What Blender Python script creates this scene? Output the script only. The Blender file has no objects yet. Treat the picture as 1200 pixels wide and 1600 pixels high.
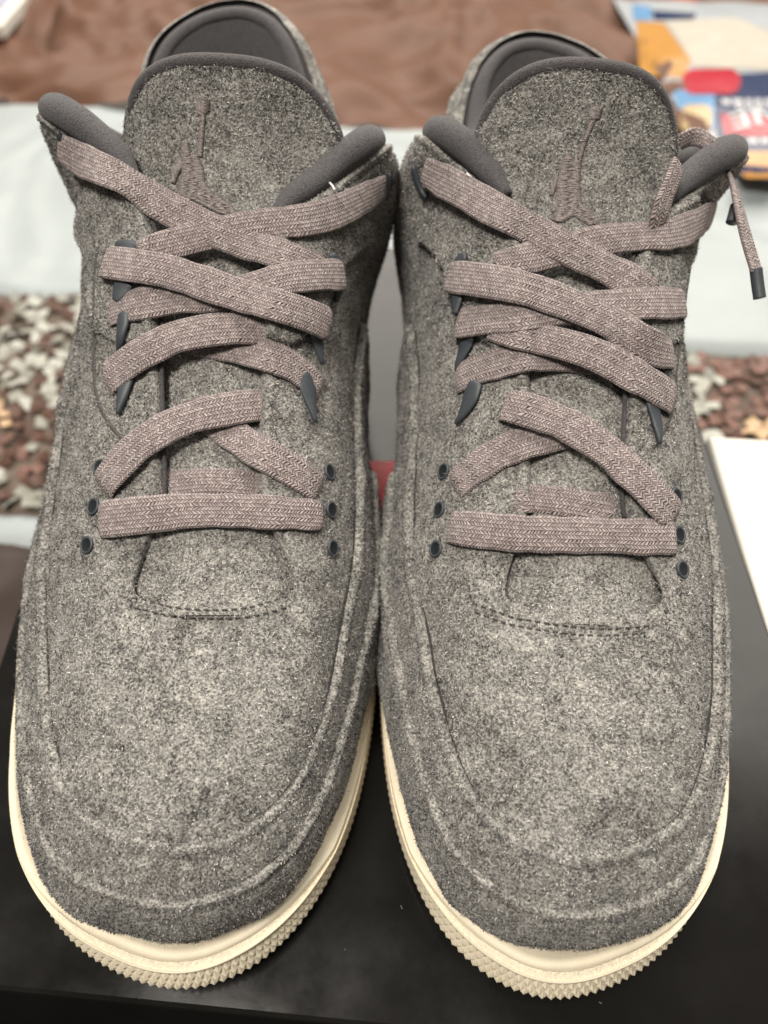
import bpy, math, random
import numpy as np
from mathutils import Vector, Matrix
from mathutils.bvhtree import BVHTree

R = math.radians
rng = np.random.default_rng(7)
random.seed(7)
sc = bpy.context.scene
C = sc.collection

# ---------------------------------------------------------------- camera
CAM_H, PITCH, F_PX = 0.234, R(53.0), 1202.0
cd = bpy.data.cameras.new("camera")
cam = bpy.data.objects.new("camera", cd)
C.objects.link(cam)
cam.location = (0, 0, CAM_H)
cam.rotation_euler = (math.pi / 2 - PITCH, 0, 0)
cd.sensor_fit = 'AUTO'
cd.sensor_width = 36.0
cd.lens = F_PX / 1600.0 * 36.0
cd.clip_start = 0.01
cd.clip_end = 30.0
cd.dof.use_dof = True
cd.dof.focus_distance = 0.192
cd.dof.aperture_fstop = 9.0
sc.camera = cam

# ---------------------------------------------------------------- world, lamps, exposure
w = bpy.data.worlds.new("World")
sc.world = w
w.use_nodes = True
w.node_tree.nodes["Background"].inputs[0].default_value = (1.0, 0.92, 0.80, 1)
w.node_tree.nodes["Background"].inputs[1].default_value = 0.155


def area(name, loc, target, sx, sy, power, col):
    d = bpy.data.lights.new(name, 'AREA')
    d.shape = 'RECTANGLE'
    d.size, d.size_y, d.energy, d.color = sx, sy, power, col
    o = bpy.data.objects.new(name, d)
    C.objects.link(o)
    o.location = loc
    o.rotation_euler = (Vector(target) - Vector(loc)).to_track_quat('-Z', 'Y').to_euler()
    return o


area("ceiling_lamp", (0.35, 1.60, 1.60), (0.0, 0.2, 0.0), 3.0, 1.6, 112.0, (1.0, 0.94, 0.85))
area("room_lamp", (-0.30, -0.16, 1.30), (-0.03, 0.15, 0.0), 0.35, 0.35, 20.0, (1.0, 0.94, 0.85))

vs = sc.view_settings
vs.view_transform = 'Standard'
vs.look = 'None'
vs.exposure = 0.0
vs.gamma = 1.0
vs.use_curve_mapping = False


# ---------------------------------------------------------------- small helpers
def link(o, parent=None):
    C.objects.link(o)
    if parent is not None:
        o.parent = parent
    return o


def empty(name, loc, rz, label, cat, group=None):
    o = bpy.data.objects.new(name, None)
    o.empty_display_size = 0.02
    C.objects.link(o)
    o.location = loc
    o.rotation_euler = (0, 0, rz)
    o['label'] = label
    o['category'] = cat
    if group:
        o['group'] = group
    return o


def tag(o, label=None, cat=None, kind=None, group=None):
    if label: o['label'] = label
    if cat: o['category'] = cat
    if kind: o['kind'] = kind
    if group: o['group'] = group
    return o


def mesh_np(name, V, faces, mat=None, parent=None, smooth=True, uv=None, col=None):
    """V (n,3); faces: list of index arrays, each (m,3) or (m,4)."""
    me = bpy.data.meshes.new(name)
    V = np.ascontiguousarray(V, dtype=np.float32)
    if not isinstance(faces, (list, tuple)):
        faces = [faces]
    faces = [np.asarray(f, dtype=np.int32) for f in faces if len(f)]
    loops = np.concatenate([f.ravel() for f in faces])
    tot = np.concatenate([np.full(len(f), f.shape[1], dtype=np.int32) for f in faces])
    start = np.concatenate([[0], np.cumsum(tot)[:-1]]).astype(np.int32)
    me.vertices.add(len(V))
    me.vertices.foreach_set('co', V.ravel())
    me.loops.add(len(loops))
    me.loops.foreach_set('vertex_index', loops)
    me.polygons.add(len(tot))
    me.polygons.foreach_set('loop_start', start)
    me.polygons.foreach_set('loop_total', tot)
    me.polygons.foreach_set('use_smooth', np.full(len(tot), smooth, dtype=bool))
    if uv is not None:
        l = me.uv_layers.new(name='uv')
        l.data.foreach_set('uv', np.asarray(uv, dtype=np.float32)[loops].ravel())
    if col is not None:
        a = me.color_attributes.new('tint', 'FLOAT_COLOR', 'POINT')
        a.data.foreach_set('color', np.ascontiguousarray(col, dtype=np.float32).ravel())
    me.update(calc_edges=True)
    me.validate()
    if mat is not None:
        me.materials.append(mat)
    o = bpy.data.objects.new(name, me)
    return link(o, parent)


def grid_faces(nu, nv, wrap_u=False, flip=False):
    iu = np.arange(nu if wrap_u else nu - 1)
    iv = np.arange(nv - 1)
    a, b = np.meshgrid(iu, iv, indexing='ij')
    a2 = (a + 1) % nu
    f = np.stack([a * nv + b, a2 * nv + b, a2 * nv + b + 1, a * nv + b + 1], -1).reshape(-1, 4)
    return f[:, ::-1] if flip else f


def grid_normals(P):
    du = np.gradient(P, axis=0)
    dv = np.gradient(P, axis=1)
    n = np.cross(du, dv)
    l = np.linalg.norm(n, axis=-1, keepdims=True)
    return n / np.maximum(l, 1e-12)


def spline(t, Y, tq):
    """natural cubic spline through rows of Y at t."""
    t = np.asarray(t, float); Y = np.asarray(Y, float); tq = np.asarray(tq, float)
    n = len(t); h = np.diff(t)
    A = np.eye(n); r = np.zeros_like(Y)
    for i in range(1, n - 1):
        A[i, i - 1] = h[i - 1]; A[i, i] = 2 * (h[i - 1] + h[i]); A[i, i + 1] = h[i]
        r[i] = 6 * ((Y[i + 1] - Y[i]) / h[i] - (Y[i] - Y[i - 1]) / h[i - 1])
    M = np.linalg.solve(A, r.reshape(n, -1)).reshape(Y.shape)
    k = np.clip(np.searchsorted(t, tq, side='right') - 1, 0, n - 2)
    hh = h[k]; a = (t[k + 1] - tq); b = (tq - t[k])
    sh = (slice(None),) + (None,) * (Y.ndim - 1)
    a, b, hh = a[sh], b[sh], hh[sh]
    return (M[k] * a ** 3 + M[k + 1] * b ** 3) / (6 * hh) + (Y[k] / hh - M[k] * hh / 6) * a + (Y[k + 1] / hh - M[k + 1] * hh / 6) * b


def smooth_path(pts, n):
    pts = np.asarray(pts, float)
    d = np.concatenate([[0], np.cumsum(np.linalg.norm(np.diff(pts, axis=0), axis=1))])
    q = spline(d, pts, np.linspace(0, d[-1], max(4 * n, 60)))
    d = np.concatenate([[0], np.cumsum(np.linalg.norm(np.diff(q, axis=0), axis=1))])
    tq = np.linspace(0, d[-1], n)
    return np.stack([np.interp(tq, d, q[:, k]) for k in range(pts.shape[1])], 1)


def vnoise(p, seed=0):
    """cheap value noise, p (n,3) -> [0,1]"""
    p = np.asarray(p, float)
    i = np.floor(p).astype(np.int64); f = p - i
    f = f * f * (3 - 2 * f)
    out = np.zeros(len(p))
    for dx in (0, 1):
        for dy in (0, 1):
            for dz in (0, 1):
                h = (i[:, 0] + dx) * 374761393 + (i[:, 1] + dy) * 668265263 + (i[:, 2] + dz) * 1274126177 + seed * 97531
                h = (h ^ (h >> 13)) * 1274126177
                h = (h ^ (h >> 16)) & 0xffff
                wgt = (f[:, 0] if dx else 1 - f[:, 0]) * (f[:, 1] if dy else 1 - f[:, 1]) * (f[:, 2] if dz else 1 - f[:, 2])
                out += wgt * h / 65535.0
    return out


def frames(P, up):
    T = np.gradient(P, axis=0)
    T /= np.linalg.norm(T, axis=1, keepdims=True)
    N = up - T * np.sum(up * T, 1, keepdims=True)
    N /= np.linalg.norm(N, axis=1, keepdims=True)
    B = np.cross(T, N)
    return T, N, B


def tube(P, rad, up=(0, 0, 1), k=12, rad2=None):
    """swept ellipse; rad along the side, rad2 along up. returns V, faces (with end caps)"""
    P = np.asarray(P, float)
    n = len(P)
    rad = np.broadcast_to(np.asarray(rad, float), (n,))
    rad2 = rad if rad2 is None else np.broadcast_to(np.asarray(rad2, float), (n,))
    up = np.broadcast_to(np.asarray(up, float), (n, 3))
    T, N, B = frames(P, up)
    a = np.linspace(0, 2 * np.pi, k, endpoint=False)
    V = P[:, None] + rad[:, None, None] * np.cos(a)[None, :, None] * B[:, None] + rad2[:, None, None] * np.sin(a)[None, :, None] * N[:, None]
    V = V.reshape(-1, 3)
    i, j = np.meshgrid(np.arange(n - 1), np.arange(k), indexing='ij')
    j2 = (j + 1) % k
    f = np.stack([i * k + j, i * k + j2, (i + 1) * k + j2, (i + 1) * k + j], -1).reshape(-1, 4)
    V = np.concatenate([V, P[:1], P[-1:]])
    c0, c1 = n * k, n * k + 1
    jj = np.arange(k); jn = (jj + 1) % k
    t0 = np.stack([np.full(k, c0), jn, jj], 1)
    t1 = np.stack([np.full(k, c1), (n - 1) * k + jj, (n - 1) * k + jn], 1)
    return V, [f, np.concatenate([t0, t1])]


# ---------------------------------------------------------------- materials
def new_mat(name):
    m = bpy.data.materials.new(name)
    m.use_nodes = True
    nt = m.node_tree
    b = nt.nodes["Principled BSDF"]
    return m, nt, b


def N_(nt, t, **kw):
    n = nt.nodes.new(t)
    for k, v in kw.items():
        if k.startswith('i_'):
            n.inputs[k[2:].replace('_', ' ')].default_value = v
        else:
            setattr(n, k, v)
    return n


def ramp(nt, fac, stops, interp='LINEAR'):
    r = nt.nodes.new('ShaderNodeValToRGB')
    r.color_ramp.interpolation = interp
    el = r.color_ramp.elements
    while len(el) < len(stops):
        el.new(0.5)
    for e, (p, c) in zip(el, stops):
        e.position = p
        e.color = (c[0], c[1], c[2], 1)
    nt.links.new(fac, r.inputs[0])
    return r.outputs[0]


def mathn(nt, op, a, b=None, c=None):
    n = nt.nodes.new('ShaderNodeMath')
    n.operation = op
    for i, v in enumerate((a, b, c)):
        if v is None: continue
        if isinstance(v, (int, float)):
            n.inputs[i].default_value = v
        else:
            nt.links.new(v, n.inputs[i])
    return n.outputs[0]


def bump(nt, bsdf, height, strength, dist):
    b = nt.nodes.new('ShaderNodeBump')
    b.inputs['Strength'].default_value = strength
    b.inputs['Distance'].default_value = dist
    nt.links.new(height, b.inputs['Height'])
    nt.links.new(b.outputs[0], bsdf.inputs['Normal'])


def noise(nt, scale, detail=2.0, rough=0.5, coord='Object'):
    tc = nt.nodes.new('ShaderNodeTexCoord')
    n = nt.nodes.new('ShaderNodeTexNoise')
    n.inputs['Scale'].default_value = scale
    n.inputs['Detail'].default_value = detail
    n.inputs['Roughness'].default_value = rough
    nt.links.new(tc.outputs[coord], n.inputs['Vector'])
    return n.outputs['Fac']


def mat_wool():
    m, nt, b = new_mat("wool_felt")
    fine = noise(nt, 1500, 2.0, 0.6)
    mid = noise(nt, 420, 2.0, 0.6)
    big = noise(nt, 110, 2.0, 0.5)
    s = mathn(nt, 'ADD', mathn(nt, 'MULTIPLY', fine, 0.62), mathn(nt, 'MULTIPLY', mid, 0.28))
    s = mathn(nt, 'ADD', s, mathn(nt, 'MULTIPLY', big, 0.20))
    c = ramp(nt, s, [(0.39, (0.036, 0.0345, 0.033)), (0.485, (0.125, 0.120, 0.113)), (0.585, (0.265, 0.255, 0.238)), (0.72, (0.49, 0.468, 0.43))])
    nt.links.new(c, b.inputs['Base Color'])
    b.inputs['Roughness'].default_value = 0.95
    b.inputs['Specular IOR Level'].default_value = 0.15
    b.inputs['Sheen Weight'].default_value = 0.15
    b.inputs['Sheen Roughness'].default_value = 0.5
    bump(nt, b, fine, 0.8, 0.0006)
    return m


def mat_fuzz():
    m, nt, b = new_mat("wool_fibre")
    a = nt.nodes.new('ShaderNodeAttribute')
    a.attribute_name = 'tint'
    nt.links.new(a.outputs['Color'], b.inputs['Base Color'])
    b.inputs['Roughness'].default_value = 0.7
    b.inputs['Specular IOR Level'].default_value = 0.3
    return m


def mat_plain(name, col, rough=0.6, spec=0.4, nscale=None, namp=0.15, bscale=None, bdist=0.0002, bstr=0.5, coat=0.0, sheen=0.0):
    m, nt, b = new_mat(name)
    if nscale:
        f = noise(nt, nscale, 4.0, 0.6)
        lo = [x * (1 - namp) for x in col]; hi = [min(1, x * (1 + namp)) for x in col]
        nt.links.new(ramp(nt, f, [(0.3, lo), (0.7, hi)]), b.inputs['Base Color'])
    else:
        b.inputs['Base Color'].default_value = (*col, 1)
    b.inputs['Roughness'].default_value = rough
    b.inputs['Specular IOR Level'].default_value = spec
    b.inputs['Coat Weight'].default_value = coat
    b.inputs['Sheen Weight'].default_value = sheen
    if bscale:
        bump(nt, b, noise(nt, bscale, 3.0, 0.6), bstr, bdist)
    return m


def mat_lace():
    m, nt, b = new_mat("woven_lace")
    tc = nt.nodes.new('ShaderNodeUVMap'); tc.uv_map = 'uv'
    sep = nt.nodes.new('ShaderNodeSeparateXYZ')
    nt.links.new(tc.outputs[0], sep.inputs[0])
    U, V = sep.outputs[0], sep.outputs[1]              # U metres along, V metres across
    wob = noise(nt, 300, 1.0, 0.5)
    cols = mathn(nt, 'DIVIDE', V, 0.00100)
    cell = mathn(nt, 'FLOOR', cols)
    fx = mathn(nt, 'FRACT', cols)
    par = mathn(nt, 'MODULO', mathn(nt, 'ABSOLUTE', cell), 2.0)
    slope = mathn(nt, 'SUBTRACT', mathn(nt, 'MULTIPLY', par, 2.0), 1.0)       # -1 / +1
    sl = mathn(nt, 'MULTIPLY', slope, mathn(nt, 'MULTIPLY', fx, 0.85))
    k = mathn(nt, 'ADD', mathn(nt, 'DIVIDE', U, 0.00086), sl)
    k = mathn(nt, 'ADD', k, mathn(nt, 'MULTIPLY', wob, 2.2))
    fy = mathn(nt, 'FRACT', k)
    hy = mathn(nt, 'SINE', mathn(nt, 'MULTIPLY', fy, math.pi))
    hx = mathn(nt, 'SINE', mathn(nt, 'MULTIPLY', fx, math.pi))
    h = mathn(nt, 'MULTIPLY', mathn(nt, 'POWER', hy, 0.7), mathn(nt, 'POWER', hx, 0.3))
    fib = noise(nt, 2600, 2.0, 0.7)
    hh = mathn(nt, 'ADD', h, mathn(nt, 'MULTIPLY', fib, 0.5))
    # every yarn crossing its own slight tint
    wn = nt.nodes.new('ShaderNodeTexWhiteNoise'); wn.noise_dimensions = '2D'
    cv = nt.nodes.new('ShaderNodeCombineXYZ')
    nt.links.new(cell, cv.inputs[0]); nt.links.new(mathn(nt, 'FLOOR', k), cv.inputs[1])
    nt.links.new(cv.outputs[0], wn.inputs['Vector'])
    t = mathn(nt, 'ADD', mathn(nt, 'MULTIPLY', wn.outputs['Value'], 0.45), mathn(nt, 'MULTIPLY', fib, 0.55))
    t = mathn(nt, 'ADD', mathn(nt, 'MULTIPLY', t, 0.75), mathn(nt, 'MULTIPLY', h, 0.25))
    c = ramp(nt, t, [(0.2, (0.165, 0.130, 0.128)), (0.55, (0.305, 0.248, 0.241)), (0.85, (0.50, 0.425, 0.41))])
    nt.links.new(c, b.inputs['Base Color'])
    b.inputs['Roughness'].default_value = 0.85
    b.inputs['Specular IOR Level'].default_value = 0.2
    b.inputs['Sheen Weight'].default_value = 0.2
    bump(nt, b, hh, 1.0, 0.0005)
    return m


def mat_knit(name, col):
    m, nt, b = new_mat(name)
    tc = nt.nodes.new('ShaderNodeTexCoord')
    v = nt.nodes.new('ShaderNodeTexVoronoi')
    v.inputs['Scale'].default_value = 2400
    nt.links.new(tc.outputs['Object'], v.inputs['Vector'])
    f = noise(nt, 900, 3.0, 0.7)
    s = mathn(nt, 'ADD', mathn(nt, 'MULTIPLY', v.outputs['Distance'], 0.7), mathn(nt, 'MULTIPLY', f, 0.5))
    nt.links.new(ramp(nt, s, [(0.2, [x * 1.25 for x in col]), (0.8, [x * 0.65 for x in col])]), b.inputs['Base Color'])
    b.inputs['Roughness'].default_value = 0.95
    b.inputs['Specular IOR Level'].default_value = 0.08
    b.inputs['Sheen Weight'].default_value = 0.12
    bump(nt, b, s, 0.8, 0.0003)
    return m


M = dict(
    wool=mat_wool(), fuzz=mat_fuzz(), lace=mat_lace(),
    lining=mat_knit("lining_knit", (0.105, 0.100, 0.104)),
    binding=mat_knit("binding_tape", (0.09, 0.083, 0.085)),
    sole=mat_plain("cream_rubber", (0.84, 0.755, 0.59), 0.55, 0.35, 35, 0.11, 1400, 0.0002, 0.4),
    stipple=mat_plain("cream_stipple", (0.82, 0.735, 0.575), 0.7, 0.3, 900, 0.12, 1100, 0.0007, 0.9),
    slate=mat_plain("slate_plastic", (0.046, 0.053, 0.062), 0.5, 0.5, 300, 0.1, 1500, 0.0001, 0.3),
    hole=mat_plain("eyelet_void", (0.012, 0.014, 0.017), 0.6, 0.3),
    thread=mat_plain("thread_grey", (0.245, 0.212, 0.203), 0.5, 0.5, 1500, 0.45),
    thread_white=mat_plain("thread_white", (0.7, 0.68, 0.66), 0.5, 0.5),
    crease=mat_plain('crease_shade_wool', (0.045, 0.043, 0.040), 0.9, 0.1, 900, 0.4),
    thread_mid=mat_plain('thread_wool_grey', (0.33, 0.32, 0.30), 0.7, 0.3),
    thread_dark=mat_plain("thread_dark", (0.075, 0.072, 0.068), 0.7, 0.3),
    insole=mat_plain("insole_foam", (0.05, 0.05, 0.05), 0.9, 0.2),
)

# ---------------------------------------------------------------- shoe shape (local: x across, y from toe to heel, z up)
# half stations from the toe centre to the heel centre: base B, first handle P1, second handle P2, top T
ST = [
    # B                      P1                      P2                       T
    ((.000, .0094, .0235), (.000, .0058, .0465), (.000, .0400, .0590), (.0000, .0760, .0665)),
    ((.0185, .0138, .0230), (.0176, .0116, .0455), (.015, .0430, .0595), (.0125, .0768, .0668)),
    ((.0308, .0242, .0220), (.0293, .0230, .0440), (.024, .0530, .0610), (.0195, .0795, .0678)),
    ((.0402, .0480, .0210), (.0380, .0470, .0430), (.031, .0710, .0650), (.0190, .0850, .0700)),
    ((.0470, .0750, .0205), (.0440, .0740, .0430), (.0330, .0900, .0720), (.0150, .0930, .0750)),
    ((.0500, .1000, .0200), (.0480, .0985, .0470), (.0332, .1030, .0790), (.0125, .1035, .0815)),
    ((.0485, .1300, .0200), (.0485, .1280, .0530), (.0330, .1270, .0885), (.0135, .1260, .0930)),
    ((.0425, .1550, .0200), (.0465, .1550, .0610), (.0330, .1500, .1010), (.0140, .1480, .1055)),
    ((.0385, .1780, .0205), (.0440, .1790, .0660), (.0345, .1690, .1090), (.0175, .1660, .1150)),
    ((.0365, .1960, .0210), (.0430, .1980, .0680), (.0380, .1820, .1080), (.0275, .1785, .1185)),
    ((.0355, .2120, .0215), (.0420, .2130, .0640), (.0440, .1960, .1030), (.0385, .1890, .1210)),
    ((.0350, .2270, .0220), (.0415, .2270, .0600), (.0490, .2110, .0960), (.0495, .2030, .1205)),
    ((.0345, .2450, .0225), (.0400, .2440, .0560), (.0410, .2390, .0820), (.0400, .2370, .0980)),
    ((.0325, .2660, .0230), (.0380, .2660, .0550), (.0350, .2640, .0840), (.0345, .2630, .0985)),
    ((.0250, .2840, .0240), (.0300, .2880, .0580), (.0280, .2840, .0930), (.0265, .2840, .1110)),
    ((.000, .2940, .0250), (.000, .3040, .0600), (.000, .2985, .0970), (.0000, .2980, .1170)),
]
ST = np.array(ST)                                        # (16,4,3)
NS = len(ST)
OUT_L = [(0, 0), (.0035, .0155), (.012, .0290), (.026, .0405), (.046, .0492), (.072, .0545), (.100, .0568), (.130, .0545), (.17, .0475), (.21, .0425), (.25, .0415), (.28, .0365), (.297, .0240), (.304, 0)]


class Shape:
    """surface of one shoe: u in station units from -15 (image-left heel) through 0 (toe) to +15"""

    def __init__(self, sL, sR, wL, wR, edit=None):
        keys = np.zeros((2 * NS - 1, 4, 3))
        for i in range(NS):
            L = ST[i].copy(); Rr = ST[i].copy()
            L[3, 0] *= -sL; Rr[3, 0] *= sR
            L[:3, 0] *= -np.interp(i, wL[0], wL[1]); Rr[:3, 0] *= np.interp(i, wR[0], wR[1])
            if edit:
                L = edit(i, -1, L); Rr = edit(i, 1, Rr)
            keys[NS - 1 - i] = L
            keys[NS - 1 + i] = Rr
        # carry the keys on past the heel seam so that both halves meet smoothly
        keys = np.concatenate([keys[-4:-1], keys, keys[1:4]])
        self.t = np.arange(-(NS - 1) - 3, NS + 3)
        self.keys = keys

    def bez(self, u):
        K = spline(self.t, self.keys, np.atleast_1d(u))
        return K

    def at(self, u, v):
        """u (n,), v (n,) or (m,) grid -> (n,m,3)"""
        K = self.bez(u)
        v = np.atleast_1d(v)
        if v.ndim == 1:
            v = np.broadcast_to(v, (len(K), len(v)))
        v = v[..., None]
        a = 1 - v
        return a ** 3 * K[:, None, 0] + 3 * a * a * v * K[:, None, 1] + 3 * a * v * v * K[:, None, 2] + v ** 3 * K[:, None, 3]


def uvpatch(sh, u0, u1, nu, vlo, vhi, nv, off, fold_lo=0.0, fold_hi=0.0, fold_u=False, relief=0.0006, seed=0):
    """panel of cloth lying on the shoe surface, its free edges rolled under; returns grid points"""
    u = np.linspace(u0, u1, nu)
    lo = np.array([vlo(x) for x in u]) if callable(vlo) else np.full(nu, vlo)
    hi = np.array([vhi(x) for x in u]) if callable(vhi) else np.full(nu, vhi)
    s = np.linspace(0, 1, nv)
    v = lo[:, None] + (hi - lo)[:, None] * s[None]
    P = sh.at(u, v)
    N = grid_normals(sh.at(u, np.linspace(0, 1, nv))) if nv > 2 else grid_normals(P)
    Np = grid_normals(P)
    # make normals point outwards (away from the shoe axis)
    axis = P - np.array([0, 0, 0.035])
    axis[..., 1] = 0
    sgn = np.sign(np.sum(Np * axis, -1).mean())
    Np = Np * sgn
    arc = np.linalg.norm(np.diff(P, axis=1), axis=-1)
    arc = np.concatenate([np.zeros((nu, 1)), np.cumsum(arc, 1)], 1)
    d_hi = arc[:, -1:] - arc
    d_lo = arc
    o = np.broadcast_to(np.array([off(x) for x in u])[:, None] if callable(off) else off, P.shape[:2]).astype(float)
    rr = 0.0018
    def roll(d):
        x = np.clip(d / rr, 0, 1)
        return np.sqrt(np.maximum(0, 1 - (1 - x) ** 2))
    if callable(fold_hi): fold_hi = np.array([fold_hi(x) for x in u])[:, None]
    if np.any(fold_hi):
        o = (o + fold_hi) * roll(d_hi) - fold_hi + np.clip(fold_hi / 0.001, 0, 1) ** 2 * 0.00045 * np.exp(-((d_hi - 0.0018) / 0.0010) ** 2) - 0.0004 * np.exp(-((d_hi - 0.0042) / 0.0009) ** 2)
    if fold_lo:
        o = (o + fold_lo) * roll(d_lo) - fold_lo
    if fold_u:
        au = np.linalg.norm(np.diff(P, axis=0), axis=-1)
        au = np.concatenate([np.zeros((1, nv)), np.cumsum(au, 0)], 0)
        for d in (au, au[-1:] - au):
            o = (o + 0.0015) * roll(d) - 0.0015
    fl = P.reshape(-1, 3)
    o = o + relief * (vnoise(fl * 260, seed) - 0.5).reshape(o.shape) + relief * 1.5 * (vnoise(fl * 90, seed + 3) - 0.5).reshape(o.shape)
    return P + Np * o[..., None], Np


def fuzz(name, P, Nn, parent, per_mm2=3.0, lift=1.0, length=1.0, bias=None, seed=1, fly=0.03, weight=None, tone=0.0, bald=None):
    """short wool fibres standing and lying on a patch: one mesh of thin ribbons"""
    r = np.random.default_rng(seed)
    A = np.linalg.norm(np.cross(P[1:, :-1] - P[:-1, :-1], P[:-1, 1:] - P[:-1, :-1]), axis=-1)
    Wt = A if weight is None else A * weight[:-1, :-1]
    n = int(Wt.sum() * 1e6 * per_mm2)
    if n < 4: return None
    cdf = np.cumsum(Wt.ravel()); cdf /= cdf[-1]
    idx = np.searchsorted(cdf, r.random(n))
    iu, iv = np.unravel_index(idx, A.shape)
    a, b = r.random(n)[:, None], r.random(n)[:, None]
    p = (1 - a) * (1 - b) * P[iu, iv] + a * (1 - b) * P[iu + 1, iv] + (1 - a) * b * P[iu, iv + 1] + a * b * P[iu + 1, iv + 1]
    nn = Nn[iu, iv]
    if bald is not None:
        keep = np.ones(n, bool)
        for c_, r_ in zip(*bald):
            near = np.abs(p[:, 0] - c_[0]) < r_
            ii = np.nonzero(near)[0]
            keep[ii[np.sum((p[ii] - c_) ** 2, 1) < r_ * r_]] = False
        p, nn = p[keep], nn[keep]; n = len(p)
    rv = r.normal(size=(n, 3))
    if bias is not None:
        rv = rv + np.asarray(bias)
    t = rv - nn * np.sum(rv * nn, 1, keepdims=True)
    t /= np.linalg.norm(t, axis=1, keepdims=True)
    bt = np.cross(nn, t)
    L = (0.00045 + 0.0009 * r.random(n) ** 1.5) * length
    flym = r.random(n) < fly
    L = np.where(flym, L * 1.6 + 0.0006, L)[:, None]
    h1 = (0.00008 + 0.00045 * r.random(n) ** 2) * lift
    h2 = (0.0000 + 0.0006 * r.random(n) ** 2.5) * lift
    h1 = np.where(flym, 0.0006 + 0.0007 * r.random(n), h1)[:, None]
    h2 = np.where(flym, 0.0004 + 0.0014 * r.random(n), h2)[:, None]
    curl = (r.normal(size=n) * 0.22)[:, None]
    p0 = p - nn * 0.00012
    p1 = p + t * L * 0.5 + bt * L * curl + nn * h1
    p2 = p + t * L * (0.95 - np.abs(curl)) + bt * L * curl * 0.2 + nn * h2
    wd = np.where(flym, 0.00003, 0.00006 + 0.00008 * r.random(n))[:, None]
    tw = (r.normal(size=n) * 0.6)[:, None]
    side = bt * np.cos(tw) + nn * np.sin(tw)
    V = np.stack([p0 - side * wd, p0 + side * wd, p1 - side * wd, p1 + side * wd, p2], 1).reshape(-1, 3)
    base = np.arange(n) * 5
    q = np.stack([base, base + 1, base + 3, base + 2], 1)
    tr = np.stack([base + 2, base + 3, base + 4], 1)
    lowf = vnoise(p * 330, seed + 11) * 0.5 + vnoise(p * 120, seed + 12) * 0.5
    k = r.random(n) + (lowf - 0.5) * 0.95 + tone
    g = np.where(k < 0.25, 0.018 + 0.04 * r.random(n), np.where(k < 0.53, 0.11 + 0.11 * r.random(n), np.where(k < 0.88, 0.25 + 0.15 * r.random(n), 0.43 + 0.2 * r.random(n))))
    col = np.stack([g * 1.0, g * 0.962, g * 0.915, np.ones(n)], 1)
    o = mesh_np(name, V, [q, tr], M['fuzz'], parent, True, col=np.repeat(col, 5, axis=0))
    tag(o, kind='stuff')
    return o


def panel_mesh(name, P, parent, mat=None, flip=False):
    nu, nv = P.shape[:2]
    return mesh_np(name, P.reshape(-1, 3), grid_faces(nu, nv, flip=flip), mat or M['wool'], parent)


# ---------------------------------------------------------------- sole
def outline(sL, sR, n):
    ol = np.array(OUT_L)
    left = np.stack([-ol[:, 1] * sL, ol[:, 0]], 1)
    right = np.stack([ol[:, 1] * sR, ol[:, 0]], 1)
    loop = np.concatenate([left[::-1], right[1:]])            # heel -> left -> toe -> right -> heel
    m = len(loop)
    ext = np.concatenate([loop[-4:-1], loop, loop[1:4]])
    d = np.concatenate([[0], np.cumsum(np.linalg.norm(np.diff(ext, axis=0), axis=1))])
    q = spline(d, ext, np.linspace(d[3], d[3 + m - 1], 2400))
    dq = np.concatenate([[0], np.cumsum(np.linalg.norm(np.diff(q, axis=0), axis=1))])
    t = np.linspace(0, dq[-1], n, endpoint=False)
    p = np.stack([np.interp(t, dq, q[:, k]) for k in range(2)], 1)
    tg = np.roll(p, -1, 0) - np.roll(p, 1, 0)
    tg /= np.linalg.norm(tg, axis=1, keepdims=True)
    nrm = np.stack([-tg[:, 1], tg[:, 0]], 1)
    c = p.mean(0)
    if np.sum((p - c) * nrm) < 0: nrm = -nrm
    return p, nrm, t, dq[-1]


def toe_spring(y):
    return 0.007 * np.clip(1 - y / 0.075, 0, 1) ** 2


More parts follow.
